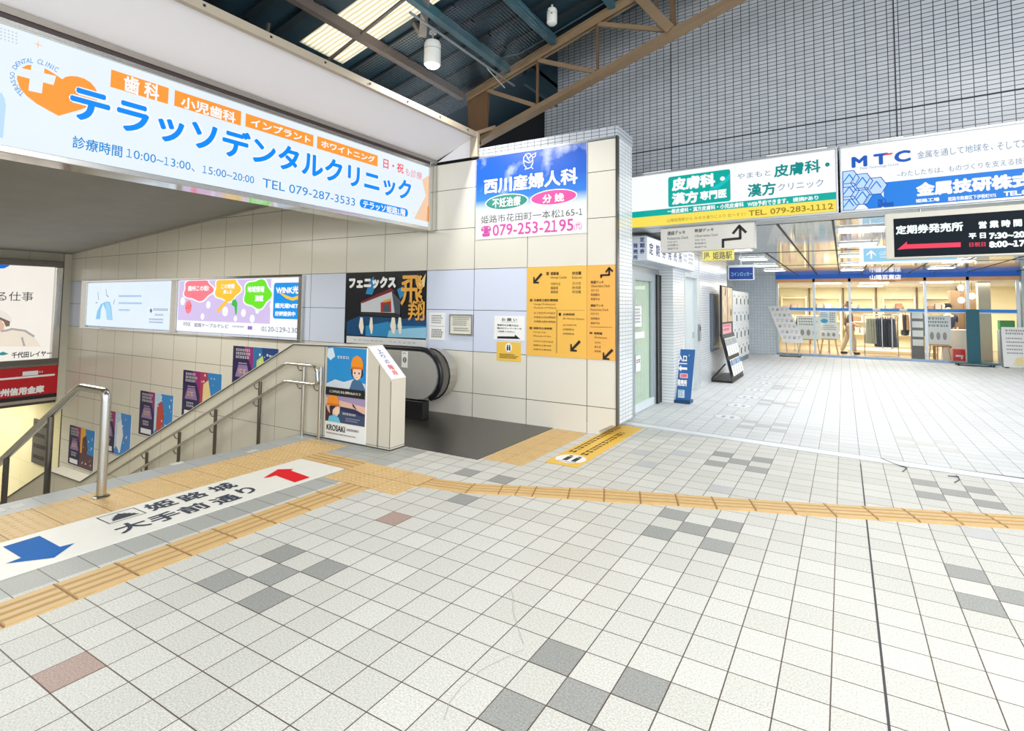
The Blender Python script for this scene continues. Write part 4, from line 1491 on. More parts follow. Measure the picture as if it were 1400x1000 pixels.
# ---- 11. end-wall light box and bank sign above the stair foot
t = sign('light_box', 'large backlit recruiting board with a worker in a white cap, on the stair end wall', 'sign', (-18.15, 4.2, .1))
b = MB()
b.box(-18.2, -18.0, 1.6, 6.25, 2.5, 2.66, STEEL_DK); b.box(-18.2, -18.0, 1.6, 6.25, -.03, .10, STEEL_DK)
b.box(-18.2, -18.0, 6.10, 6.25, .1, 2.5, STEEL); b.box(-18.2, -18.0, 1.6, 1.75, .1, 2.5, STEEL)
b.build('frame', t, bevel=.01)
f = face_x(-18.12)
CREAM = glow('board_cream', (246, 240, 230), 1.0)
f.rect((1.75, .1), (6.10, 2.5), CREAM, 0, 'face', False)
f.poly([(-10, 358), (16, 359), (12, 364), (6, 367), (-10, 368)], glow('board_cobalt', (30, 110, 220), 1.0), 1)
f.text('る仕事', (-4, 398.5), (45, 412), glow('board_dark_ink', (52, 50, 56), 1.0), 2, .0)
SKIN = glow('board_skin', (226, 190, 164), 1.0)
f.poly([(-12, 440), (-2, 434), (6, 444), (5, 452), (-2, 456), (-12, 456)], SKIN, 1)
f.poly([(-12, 426), (0, 424), (9, 428), (15, 434), (17, 441), (12, 439), (-2, 433), (-12, 434)], glow('board_cap', (236, 230, 222), 1.0), 3)
f.poly([(0, 433), (14, 438), (13, 446), (8, 447), (5, 440), (-2, 436)], glow('board_hair', (128, 108, 92), 1.0), 2)
f.poly([(-12, 458), (2, 452), (16, 449), (34, 452), (46, 460), (56, 474), (30, 474), (-12, 474)], glow('board_jacket', (238, 226, 208), 1.0), 2)
f.stroke([(2, 453), (9, 452), (16, 450), (34, 452.5), (46, 460)], .05, glow('board_line_grey', (176, 170, 164), 1.0), 3)
f.stroke([(30, 462), (33, 473)], .04, glow('board_line_grey', (176, 170, 164), 1.0), 3)
f.poly([(-4, 484), (4, 481), (12, 484), (5, 486), (-4, 486)], glow('board_teal_mark', (56, 142, 150), 1.0), 2)
f.text('千代田レイヤー', (16, 482), (70, 487), glow('board_dark_ink', (52, 50, 56), 1.0), 2, .03)
f.build(t)
t = sign('bank_sign', 'red bank signboard under the backlit recruiting board', 'sign', (-18.15, 4.4, -.98))
b = MB(); b.box(-18.2, -18.12, 2.2, 6.30, -.93, -.10, mat('print_bank_red', (196, 22, 34), .3)); b.build('board', t)
f = face_x(-18.115)
f.stroke([(-10, 520), (74, 512.5)], .05, PAPER, 1)
f.rect((31, 508.5), (52, 512.5), PAPER, 1)
f.lines((53, 508), (60, 511.5), 1, PAPER, 1, seed=3)
f.text('播州信用金庫', (-12, 533.5), (60, 537), PAPER, 1, .06)
f.rect((2.2, -.93), (6.30, -.83), INK, 1, px=False)
f.build(t)
# lower hall
t = sign('wall_map', 'dark grey board with pale rows on the bright lower hall wall', 'board', (-19.3, 6.45, -2.95))
b = MB(); b.box(-19.87, -18.74, 6.42, 6.459, -2.93, -1.72, mat('board_grey', (92, 90, 88), .5)); b.build('board', t)
f = face_y(6.418)
for k, z in enumerate((-1.85, -2.15, -2.45, -2.75)):
    f.lines((-19.75, z + .06), (-18.85, z - .06), 1, INK, 1, px=False, fill=.8, seed=k)
f.build(t)
t = sign('display_screen', 'black framed information screen standing in the lower hall', 'screen', (-19.6, 5.0, -3.2))
b = MB(); b.box(-20.6, -19.3, 5.0, 5.08, -2.6, -1.75, BLACK); b.build('bezel', t, bevel=.01)
b = MB(); b.box(-20.54, -19.36, 4.992, 5.001, -2.54, -1.81, glow('screen_ice', (206, 232, 250), 1.0)); b.build('screen', t)
b = MB(); b.box(-20.0, -19.9, 5.02, 5.07, -5.2, -2.6, STEEL_DK); b.box(-20.3, -19.6, 4.9, 5.2, -5.2, -5.15, STEEL_DK); b.build('stand', t)

# =================================================================== FLOOR FITTINGS
# ---- tactile paving
TAC = mat('tactile_yellow', (212, 178, 122), .5, var=.1, scale=8)
TAC3 = mat('tactile_channel', (186, 150, 98), .6)
TAC2 = mat('tactile_groove', (150, 108, 56), .6)


def dots(mb, x0, x1, y0, y1, z=.004, pitch=.06, r=.016, h=.005):
    nx, ny = int(round((x1 - x0) / pitch)), int(round((y1 - y0) / pitch))
    for i in range(nx):
        for j in range(ny):
            c = Vector((x0 + (i + .5) * (x1 - x0) / nx, y0 + (j + .5) * (y1 - y0) / ny, z))
            vs = [c + Vector((rr * math.cos(a), rr * math.sin(a), zz)) for rr, zz in ((r, 0), (r * .6, h)) for a in [math.pi / 3 * k for k in range(6)]]
            mb.add(vs, [(k, (k + 1) % 6, 6 + (k + 1) % 6, 6 + k) for k in range(6)] + [tuple(range(6, 12))], TAC)


def ribs(mb, pl, pr, z=.004, n=4, h=.005, joints=True):
    """ribbed guide blocks between a left and a right edge polyline"""
    for i in range(len(pl) - 1):
        a0, a1, b0, b1 = (Vector((q[0], q[1], 0)) for q in (pl[i], pl[i + 1], pr[i], pr[i + 1]))
        mb.prism([a0, a1, b1, b0], (0, 0, z), TAC)
        up = Vector((0, 0, z))
        for k in range(n):
            w0, w1 = (k + .25) / n, (k + .75) / n
            s0, s1 = .035, .965
            q = []
            for (w, s_) in ((w0, s0), (w0, s1), (w1, s1), (w1, s0)):
                p = a0.lerp(a1, s_)
                r = b0.lerp(b1, s_)
                q.append(p.lerp(r, w) + up)
            mb.prism(q, (0, 0, h), TAC)
        for k in range(1, n):
            w = k / n
            p, q = a0.lerp(b0, w) + up, a1.lerp(b1, w) + up
            mb.bar(p, q, .034, .0016, TAC3)
        if joints:
            mb.bar(a0 + up, b0 + up, .01, .0024, TAC2)


b = MB()
b.box(-5.52, -4.925, -.6, 4.40, 0, .004, TAC)
for k in range(17):
    b.box(-5.52, -4.925, -.6 + .3 * k - .003, -.6 + .3 * k + .003, .003, .0046, TAC2)
dots(b, -5.52, -4.925, -.6, 4.4)
tag(b.build('tactile_strip'), 'broad dotted yellow tactile strip along the top of the stairs', 'tactile paving')
b = MB()
b.box(-4.23, -3.33, 3.51, 4.06, 0, .004, TAC)
for x in (-3.93, -3.63):
    b.box(x - .003, x + .003, 3.51, 4.06, .003, .0046, TAC2)
b.box(-4.23, -3.33, 3.782, 3.788, .003, .0046, TAC2)
dots(b, -4.23, -3.33, 3.51, 4.06, pitch=.055)
tag(b.build('tactile_junction'), 'dotted yellow tactile patch where three ribbed strips meet', 'tactile paving')
b = MB()
ys = [3.51 - .3 * k for k in range(16)]
ribs(b, [(-3.95, y) for y in ys], [(-3.64, y) for y in ys])
tag(b.build('tactile_strip'), 'ribbed yellow tactile strip running toward the lower left, beside the white floor sign', 'tactile paving')
b = MB()
xs = [-4.925, -4.58, -4.23]
ribs(b, [(x, 4.08) for x in xs], [(x, 3.80) for x in xs])
tag(b.build('tactile_strip'), 'short ribbed yellow tactile strip between the stair dots and the dotted patch', 'tactile paving')
b = MB()
up_ = [(-3.33, 4.02), (-2.92, 4.108), (-2.684, 4.208), (-2.54, 4.274), (-2.407, 4.333), (-2.136, 4.456), (-1.866, 4.589), (-1.576, 4.692), (-1.294, 4.793), (-1.012, 4.892), (-.725, 4.999), (-.454, 5.107)]
lo_ = [(-3.32, 3.78), (-2.85, 3.861), (-2.589, 3.98), (-2.458, 4.04), (-2.318, 4.085), (-2.036, 4.198), (-1.75, 4.296), (-1.473, 4.409), (-1.194, 4.524), (-.91, 4.618), (-.635, 4.74), (-.353, 4.826)]
for k in range(1, 14):
    up_.append((-.454 + .275 * k, 5.107 + .109 * k)); lo_.append((-.353 + .275 * k, 4.826 + .109 * k))
ribs(b, up_, lo_)
tag(b.build('tactile_strip'), 'long ribbed yellow tactile strip curving away across the floor to the right', 'tactile paving')
b = MB()
b.box(-3.33, -2.84, 4.80, 6.42, 0, .004, TAC)
for y in (5.1, 5.4, 5.7, 6.0, 6.3):
    b.box(-3.33, -2.84, y - .002, y + .002, .003, .0045, TAC2)
b.box(-3.092, -3.086, 4.80, 6.42, .003, .0046, TAC2)
dots(b, -3.33, -2.84, 4.80, 6.42, pitch=.055, r=.013, h=.004)
tag(b.build('tactile_strip'), 'dotted orange tactile strip in front of the escalator landing plate', 'tactile paving')

# ---- printed floor sheets
FLOORF = lambda z: Face((0, 0, z), (0, 1, 0), (-1, 0, 0), (0, 0, 1), .0006)
t = sign('floor_sign', 'long white floor sheet with blue and red arrows and castle directions', 'floor sign', (-4.58, 2.2, 0))
b = MB(); b.box(-4.91, -4.265, .62, 3.785, 0.0005, .0062, mat('sheet_white', (236, 234, 226), .45, var=.03)); b.build('sheet', t)
f = FLOORF(.0068)
SH_BLUE, SH_RED, SH_INK = mat('sheet_blue', (8, 104, 186), .6, spec=.1), mat('sheet_red', (222, 30, 40), .6, spec=.1), mat('sheet_ink', (66, 72, 86), .6, spec=.1)
f.poly([(4, 748), (54, 733), (82, 748), (102, 743), (74, 763), (8, 771), (29, 763)], SH_BLUE, 1)
f.poly([(360, 654), (380, 642), (401, 641.5), (398, 643.8), (424, 653), (403, 660), (377, 650.5), (368, 653)], SH_RED, 1)
for s_, x, y in (('姫', 217, 692), ('路', 262, 680), ('城', 303, 668)):
    q = on_z(x, y)
    f.text(s_, (q.y - .115, 4.73), (q.y + .115, 4.91 - .0 - .03), SH_INK, 1, .03, px=False) if False else None
def floor_char(s_, cx, cy, w, h, m=SH_INK, bold=.03):
    q = on_z(cx, cy)
    f.text(s_, (q.y - w / 2, -q.x - h / 2), (q.y + w / 2, -q.x + h / 2), m, 1, bold, px=False)
for s_, x, y in (('姫', 219.5, 691.8), ('路', 263, 680), ('城', 304, 667.5)):
    floor_char(s_, x, y, .2, .2)
for s_, x, y in (('大', 180, 721), ('手', 225, 708), ('前', 265, 696), ('通', 308, 684), ('り', 337, 672)):
    floor_char(s_, x, y, .2 if s_ != 'り' else .13, .19)
q = on_z(166.5, 706.5)
f.stroke([(q.y - .12, -q.x - .1), (q.y + .12, -q.x - .1), (q.y + .12, -q.x + .1), (q.y - .12, -q.x + .1), (q.y - .12, -q.x - .1)], .008, SH_INK, 1, px=False)
f.poly([(q.y + a * .09, -q.x + c * .075) for a, c in ((-1, -.9), (1, -.9), (.8, -.4), (.9, -.3), (.6, -.1), (.7, .1), (.4, .25), (.45, .45), (.15, .6), (0, .95), (-.15, .6), (-.45, .45), (-.4, .25), (-.7, .1), (-.6, -.1), (-.9, -.3), (-.8, -.4))], SH_INK, 1, px=False)
f.build(t)

t = sign('floor_sign', 'yellow floor sheet with two figures in a white circle, beside the panelled wall end', 'floor sign', (-2.52, 6.0, 0))
b = MB(); b.box(-2.712, -2.338, 5.04, 7.1, .0005, .004, mat('sheet_yellow', (238, 192, 70), .45, var=.03)); b.build('sheet', t)
f = FLOORF(.0046)
f.oval((5.12, 2.36), (5.44, 2.69), PAPER, 1, px=False)
SOL = mat('sheet_brown', (120, 84, 30), .5)
for k in (0, 1):
    x = 2.47 + .1 * k
    f.oval((5.36, x - .03), (5.40, x + .02), INK, 2, px=False, n=12)
    f.rect((5.2, x - .035), (5.35, x + .02), INK, 2, px=False)
f.stroke([(5.18, 2.42), (5.16, 2.5), (5.16, 2.62)], .012, INK, 2, px=False)
f.text('立ちどまらず安全に', (5.52, 2.58), (6.98, 2.66), SOL, 1, .02, px=False) if False else None
f.lines((5.52, 2.58), (7.0, 2.67), 1, SOL, 1, px=False, fill=.9, seed=2)
f.lines((5.48, 2.42), (7.0, 2.51), 1, SOL, 1, px=False, fill=.9, seed=8)
f.build(t)

RING = mat('sticker_ring', (168, 172, 178), .5)
for k, (x, y) in enumerate(((995, 570.5), (1011, 555), (1023, 543.5), (1032.5, 533.5), (1044, 524), (1050, 515.5))):
    c = on_z(x, y)
    b = MB()
    b.lathe([(.2, .0005), (.2, .002)], (c.x, c.y, 0), mat('sticker_white', (226, 228, 230), .4), 28)
    vs = [Vector((c.x + r * math.cos(2 * math.pi * j / 28), c.y + r * math.sin(2 * math.pi * j / 28), .0026)) for r in (.2, .185) for j in range(28)]
    b.add(vs, [(j, (j + 1) % 28, 28 + (j + 1) % 28, 28 + j) for j in range(28)], RING)
    for a in (-.06, .06):
        b.box(c.x + a - .025, c.x + a + .025, c.y - .08, c.y + .07, .002, .0026, RING)
    tag(b.build('floor_sticker'), 'round white floor sticker, %s of the row from the metal sill' % ['first', 'second', 'third', 'fourth', 'fifth', 'sixth'][k], 'floor sticker', 'round stickers on the corridor floor')

b = MB()
for st in ([(1205, 627), (1222, 634), (1240, 640), (1234, 645)], [(1296, 651), (1310, 652), (1312, 656), (1305, 660)]):
    b.tube([on_z(u, v, .005) for u, v in st], .0045, mat('cord_grey', (80, 86, 92), .5), 6)
tag(b.build('loose_cable'), 'loose dark cord lying along the white metal sill', 'cord')

# =================================================================== STAIR RAILS
def bent(pts, r=.09, n=5):
    out = [Vector(pts[0])]
    for a, p, c in zip(pts, pts[1:], pts[2:]):
        a, p, c = Vector(a), Vector(p), Vector(c)
        d1, d2 = (a - p), (c - p)
        rr = min(r, d1.length * .45, d2.length * .45)
        s0, s1 = p + d1.normalized() * rr, p + d2.normalized() * rr
        for k in range(n + 1):
            w = k / n
            out.append(s0 * (1 - w) ** 2 + p * 2 * w * (1 - w) + s1 * w ** 2)
    out.append(Vector(pts[-1]))
    return out


SL = .455
t = sign('stair_handrail', 'steel centre handrail with one thick rail at the left of the stairs', 'handrail', (-5.36, 2.2, 0))
b = MB()
b.tube(bent([(-5.36, 2.2, .02), (-5.36, 2.2, .865), (-5.86, 2.2, .865), (-11.0, 2.2, .865 - 5.14 * .53)], .07), .034, STEEL, 14)
b.build('rail', t, smooth=True)
for x in (-6.42, -7.42, -8.9):
    zf = -(abs(x) - 5.84) * SL - .05
    b = MB(); b.tube([(x, 2.2, zf - .2), (x, 2.2, .865 - (abs(x) - 5.86) * .53 - .02)], .026, STEEL_DK, 10); b.build('post', t, smooth=True)
b = MB(); b.lathe([(.06, 0), (.06, .005), (.045, .008)], (-5.36, 2.2, .0045), STEEL_DK, 20); b.build('base_plate', t)

t = sign('stair_handrail', 'double steel handrail on posts along the low cream partition', 'handrail', (-5.6, 4.42, 0))
yr = 4.40
def railz(x, z0): return z0 if x > -6.05 else z0 - (-6.05 - x) * .47
b = MB(); b.tube(bent([(-5.50, 4.43, .66), (-5.47, yr, .83), (-5.55, yr, .865), (-6.05, yr, .865), (-12.0, yr, railz(-12, .865))], .05), .02, STEEL, 10); b.build('upper_rail', t, smooth=True)
b = MB(); b.tube(bent([(-5.47, yr, .80), (-5.45, yr, .67), (-5.52, yr, .645), (-6.05, yr, .645), (-12.0, yr, railz(-12, .645))], .05), .02, STEEL, 10); b.build('lower_rail', t, smooth=True)
for x in (-5.45, -5.76, -6.62, -7.6, -8.5, -9.4):
    zb = 0.0 if x > -5.84 else -(abs(x) - 5.84) * SL - .3
    zt = railz(x, .865) - .0
    b = MB(); b.tube([(x, 4.44, zb), (x, 4.44, zt - .01)], .022, STEEL_DK if x < -5.9 else STEEL, 10)
    b.build('post', t, smooth=True)
    b = MB()
    for z0 in (.865, .645):
        zz = railz(x - .07, z0)
        b.tube(bent([(x, 4.44, zz - .07), (x - .07, 4.42, zz - .075), (x - .075, yr, zz - .015)], .03), .007, STEEL_DK, 6)
    b.build('bracket', t, smooth=True)

# white marks on the nosing
MARK = mat('worn_marker', (208, 208, 202), .6, var=.2, scale=40)
b = MB()
b.box(-5.73, -5.63, 1.60, 1.69, .0005, .002, MARK); b.box(-5.73, -5.63, 1.72, 1.81, .0005, .002, MARK)
tag(b.build('nosing_marker'), 'pair of white square markers on the grey stair edge, near the thick handrail post', 'floor marker')
q = on_z(242, 634)
b = MB(); b.box(q.x - .035, q.x + .035, q.y - .06, q.y + .06, .0005, .002, MARK)
tag(b.build('nosing_marker'), 'worn white marker on the grey stair edge, midway along the dotted strip', 'floor marker')
q = on_z(345, 617)
b = MB(); b.box(q.x - .035, q.x + .035, q.y - .06, q.y + .06, .0005, .002, MARK)
tag(b.build('nosing_marker'), 'worn white marker on the grey stair edge, nearest the cream partition', 'floor marker')

# ---- print on the partition end
t = sign('wall_poster', 'tall illustrated poster of two people in orange helmets on the low partition', 'poster', (-5.07, 4.5, .02))
b = MB(); b.box(-5.405, -4.735, 4.488, 4.4995, .02, 1.105, PAPER); b.build('sheet', t)
f = Face((0, 4.4865, 0), (1, 0, 0), (0, 0, 1), (0, -1, 0))
SKB, SKD = mat('poster_sky', (28, 146, 216), .3), mat('poster_sea', (60, 76, 112), .3)
f.rect((-5.40, .62), (-4.74, 1.10), SKB, 1, px=False)
f.poly([(-5.40, .66), (-5.25, .72), (-5.1, .70), (-4.95, .74), (-4.74, .70), (-4.74, .62), (-5.40, .62)], mat('poster_ice', (216, 226, 236), .4), 2, px=False)
f.poly([(-5.39, 1.08), (-5.3, 1.09), (-5.26, .99), (-5.34, .94), (-5.4, .98)], mat('poster_cloud', (220, 236, 248), .4), 2, px=False)
f.lines((-5.22, 1.0), (-5.0, .96), 1, PAPER, 3, px=False, seed=5, fill=.8)
ORH, FSK, HAIR = mat('poster_orange', (246, 150, 40), .35), mat('poster_skin', (248, 214, 192), .4), mat('poster_hair', (48, 32, 44), .4)
def helmet(u, v, s, layer=3):
    f.poly([(u - .1 * s, v), (u - .1 * s, v + .06 * s), (u - .07 * s, v + .12 * s), (u, v + .15 * s), (u + .07 * s, v + .12 * s), (u + .1 * s, v + .06 * s), (u + .1 * s, v)], ORH, layer + 2, px=False)
    f.poly([(u - .115 * s, v - .012 * s), (u + .115 * s, v - .012 * s), (u + .1 * s, v + .014 * s), (u - .1 * s, v + .014 * s)], mat('poster_orange_deep', (222, 116, 24), .35), layer + 3, px=False)
f.poly([(-5.0, .63), (-4.96, .72), (-4.9, .75), (-4.8, .72), (-4.745, .64), (-4.745, .62), (-5.0, .62)], mat('poster_jacket', (70, 110, 150), .4), 3, px=False)
f.poly([(-4.975, .80), (-4.98, .90), (-4.79, .90), (-4.785, .80), (-4.80, .77), (-4.955, .77)], HAIR, 3, px=False)
f.poly([(-4.955, .86), (-4.95, .79), (-4.91, .745), (-4.87, .735), (-4.83, .76), (-4.81, .80), (-4.81, .87)], FSK, 4, px=False)
for x in (-4.915, -4.845):
    f.oval((x - .012, .805), (x + .012, .83), HAIR, 5, px=False, n=10)
f.rect((-4.895, .765), (-4.865, .769), mat('poster_lip', (196, 110, 100), .4), 5, px=False)
helmet(-4.88, .875, .98)
f.rect((-5.40, .53), (-4.74, .625), BLACK, 6, px=False)
f.text('ここからはじまる 世界のものづくり', (-5.33, .562), (-4.81, .594), PAPER, 7, .02, px=False)
f.rect((-5.40, .22), (-4.74, .53), mat('poster_dusk', (232, 190, 168), .35), 1, px=False)
f.poly([(-5.40, .53), (-4.74, .53), (-4.74, .44), (-5.05, .47), (-5.4, .50)], mat('poster_violet', (166, 150, 190), .35), 2, px=False)
f.poly([(-5.1, .40), (-4.74, .36), (-4.74, .22), (-5.2, .22), (-5.2, .36)], SKD, 2, px=False)
f.poly([(-5.15, .41), (-4.9, .40), (-4.74, .355), (-4.74, .33), (-5.15, .37)], mat('poster_navy', (36, 44, 84), .35), 3, px=False)
f.poly([(-4.95, .46), (-4.92, .45), (-4.89, .42), (-4.865, .40), (-4.90, .41), (-4.935, .43)], mat('poster_navy', (36, 44, 84), .35), 4, px=False)
f.poly([(-5.40, .22), (-5.40, .42), (-5.36, .34), (-5.3, .3), (-5.2, .3), (-5.14, .22)], mat('poster_coat', (70, 40, 46), .4), 3, px=False)
f.poly([(-5.35, .22), (-5.33, .28), (-5.25, .31), (-5.17, .28), (-5.13, .22)], mat('poster_shirt', (110, 196, 230), .4), 4, px=False)
f.poly([(-5.30, .39), (-5.27, .31), (-5.20, .29), (-5.155, .33), (-5.15, .39), (-5.2, .42)], FSK, 4, px=False)
f.poly([(-5.33, .40), (-5.31, .30), (-5.275, .29), (-5.27, .36), (-5.22, .40), (-5.16, .41), (-5.17, .43)], HAIR, 5, px=False)
helmet(-5.27, .42, .95)
f.lines((-5.1, .345), (-4.83, .315), 1, PAPER, 5, px=False, seed=4, fill=.8)
f.lines((-5.05, .29), (-4.8, .24), 2, mat('poster_pale', (190, 196, 214), .4), 5, px=False, seed=6)
f.text('KROSAKI', (-5.375, .115), (-5.06, .185), INK, 2, .02, px=False)
f.lines((-5.03, .165), (-4.79, .135), 1, INK, 2, px=False, seed=7, fill=.8)
f.lines((-5.38, .09), (-4.8, .06), 1, INKGREY, 2, px=False, seed=9, fill=.5)
f.build(t)
t = sign('slope_label', 'white sloped label with blue and red letters on top of the partition end', 'label', (-4.56, 4.61, .8))
sl_d = Vector((-4.36 + 4.737, 0, .78 - 1.125)).normalized()
sl_n = Vector((-sl_d.z, 0, sl_d.x))
c0 = Vector((-4.737, 4.5, 1.125)) + sl_n * .002
L_ = math.hypot(.377, .345)
b = MB(); b.obox(c0 + sl_d * L_ / 2 + Vector((0, .115, 0)), sl_d * (L_ / 2 - .003), Vector((0, .115, 0)), sl_n * .004, PAPER); b.build('plate', t)
f = Face(c0 + sl_n * .0055, (0, -1, 0), -sl_d, sl_n)
f = Face(c0 + sl_n * .0055, (0, 1, 0), -sl_d, sl_n)
IB, IR = mat('label_blue', (96, 104, 170), .5), mat('label_red', (220, 84, 96), .5)
for k, (ch, m, s_) in enumerate((('上', IB, .075), ('り', IB, .06), ('の', IB, .06), ('階', IR, .075), ('段', IR, .075))):
    f.text(ch, (.115 - s_ / 2, -.085 - .085 * k - s_ / 2), (.115 + s_ / 2, -.085 - .085 * k + s_ / 2), m, 1, .01, px=False)
f.build(t)

# =================================================================== ESCALATOR
t = sign('escalator', 'escalator landing with stainless panels and black moving handrails beside the panelled wall', 'escalator', (-4.9, 5.6, 0))
b = MB(); b.box(-5.45, -3.345, 4.74, 6.45, -.025, .006, brushed('landing_plate', (112, 110, 106), .34, (40, 1, 1))); b.build('landing_plate', t)
def newel_path(x_end, r, zc, n=12):
    """outline of the balustrade: round nose at x_end, then level, then down the slope"""
    pts = []
    for k in range(n + 1):
        a = -math.pi / 2 + math.pi * k / n
        pts.append((x_end - r + r * math.cos(a), zc + r * math.sin(a)))
    return pts
def balustrade(y, wdt, xe, name):
    zc, r = .615, .335
    nose = newel_path(xe, r, zc)
    top = [(-6.0, zc + r), (-12.5, zc + r - 6.5 * .5)]
    bot = [(-12.5, zc - r - .25 - 6.5 * .5), (-6.2, zc - r - .25), (-5.6, zc - r)]
    o = nose + top + bot
    bm_ = MB()
    bm_.prism([(x, y - wdt / 2, z) for x, z in o], (0, wdt, 0), mat('escalator_steel', (205, 204, 200), .22, .45))
    bm_.build('balustrade', t, label=name)
    hp = newel_path(xe + .04, r + .03, zc)[2:]
    path = [Vector((x, y, z)) for x, z in hp] + [Vector((-6.0, y, zc + r + .03)), Vector((-12.5, y, zc + r + .03 - 3.25))]
    bm_ = MB()
    bm_.tube(path, .036, RUBBER, 10)
    bm_.build('handrail', t, smooth=True)
    bm_ = MB()
    bm_.box(-7, xe - .22, y - wdt / 2 - .02, y + wdt / 2 + .02, .006, .26, BLACK)
    bm_.build('skirt', t, bevel=.01)
balustrade(5.95, .10, -4.875, 'brushed balustrade nearer the panelled wall')
balustrade(4.92, .10, -4.875, 'brushed balustrade nearer the partition')
b = MB()
o = newel_path(-4.83, .35, .615) + [(-6.0, .98), (-9.5, -.75), (-9.5, -1.4), (-6.2, .22)]
b.prism([(x, 6.12, z) for x, z in o], (0, .2, 0), mat('escalator_deck', (176, 172, 162), .3, .5))
o2 = newel_path(-4.815, .365, .615)
b.tube([Vector((x, 6.115, z)) for x, z in o2], .012, RUBBER, 8)
b.build('outer_deck', t, bevel=.01)
b = MB()
x, z = -5.6, -.0
b.box(-5.6, -5.45, 4.98, 5.94, -.06, .004, STEEL_DK)
for k in range(14):
    b.box(x - .4, x, 4.98, 5.94, z - .3, z - .002, mat('escalator_tread', (70, 70, 72), .45, .5))
    b.box(x - .006, x, 4.98, 5.94, z - .012, z - .0015, mat('tread_yellow', (226, 190, 40), .5))
    x -= .4; z -= .2 if k > 1 else .04
b.build('steps', t)
f = Face((0, 5.895, 0), (1, 0, 0), (0, 0, 1), (0, -1, 0))
f.rect((-5.52, .71), (-5.40, .94), PAPER, 1, 'notice_sticker', False)
f.lines((-5.5, .92), (-5.42, .89), 1, INK, 2, 'notice_sticker', False, seed=3)
f.oval((-5.495, .78), (-5.425, .86), INKGREY, 2, 'notice_sticker', False, n=16)
f.rect((-5.466, .795), (-5.454, .845), PAPER, 3, 'notice_sticker', False)
f.build(t)

# =================================================================== ROOF TRUSS, LAMPS
TAN = mat('truss_tan', (136, 114, 88), .55, var=.15)
TAND = mat('truss_brown', (104, 78, 54), .6, var=.12)
TP = Vector((-4.6, 6.66, 0))
def tp(x, z, o=0):
    k = (x - TP.x) / WD.x
    return Vector((x, TP.y + WD.y * k, z)) + WN * o
def zlo(x): return 4.165 + .262 * (x + 4.6)
def zhi(x): return 4.93 + .245 * (x + 4.6)
t = sign('roof_truss', 'tan steel lattice truss rising to the right below the dark roof', 'truss', (-2.4, 6.45, 4.0))
b = MB()
for o in (-.035, .035):
    b.bar(tp(-5.0, zhi(-5.0), o), tp(2.2, zhi(2.2), o), .012, .10, TAN)
b.bar(tp(-5.0, zhi(-5.0) + .05), tp(2.2, zhi(2.2) + .05), .15, .012, TAN)
b.build('top_chord', t)
b = MB()
for o in (-.035, .035):
    b.bar(tp(-4.85, zlo(-4.85), o), tp(2.4, zlo(2.4), o), .012, .09, TAN)
b.bar(tp(-4.85, zlo(-4.85) - .045), tp(2.4, zlo(2.4) - .045), .15, .012, TAN)
b.build('bottom_chord', t)
vx = [-4.62, -3.69, -2.73, -1.72, -.75, .22, 1.2]
for k, x in enumerate(vx):
    b = MB(); b.bar(tp(x, zlo(x)), tp(x, zhi(x)), .03, .03, TAND); b.build('vertical', t)
    if k + 1 < len(vx):
        x2_ = vx[k + 1]
        b = MB(); b.bar(tp(x + .02, zhi(x) - .05), tp(x2_ - .03, zlo(x2_) + .05), .05, .055, TAN); b.build('diagonal', t)
b = MB(); b.bar(tp(-2.32, 5.75, -.02), tp(-1.72, 4.95, -.02), .10, .12, TAN); b.build('strut', t)
b = MB(); b.bar(tp(-1.70, 4.93, .02), tp(-1.74, 5.7, .02), .09, .05, TAND); b.bar(tp(-1.86, 5.0, .05), tp(-2.0, 5.7, .05), .03, .03, TAND); b.build('hanger', t)
b = MB()
b.prism([tp(-4.98, 4.18), tp(-4.64, 4.16), tp(-4.60, 4.92), tp(-5.02, 4.84)], WN * .05, TAND)
b.build('end_plate', t)
b = MB(); b.bar((-4.66, 6.42, 4.15), tp(-4.45, 4.28), .05, .05, TAN); b.bar((-4.55, 6.47, 4.0), tp(-4.8, 4.10), .04, .04, TAND); b.build('knee_brace', t)

# sag rods above the fascia
RODM = mat('sag_rod', (72, 66, 62), .5)
for (p, q, lab) in (((-5.87, 4.6, 4.70), (-3.2, 4.42, 5.42), 'thin dark rod crossing in front of the skylight'), ((-5.6, 3.62, 4.16), (-5.55, 3.66, 4.78), 'thin vertical rod standing on the fascia left of the skylight')):
    b = MB(); b.bar(p, q, .03, .03, RODM)
    tag(b.build('roof_rod'), lab, 'rod')
b = MB(); b.bar((-4.5, 5.05, 5.0), (-4.0, 4.55, 5.25), .09, .07, mat('brace_grey', (110, 104, 98), .5)); b.bar((-4.52, 5.06, 5.0), (-4.58, 4.85, 5.28), .06, .06, mat('brace_grey', (110, 104, 98), .5))
tag(b.build('roof_brace'), 'grey angle brace meeting over the lit pendant lamp', 'brace')

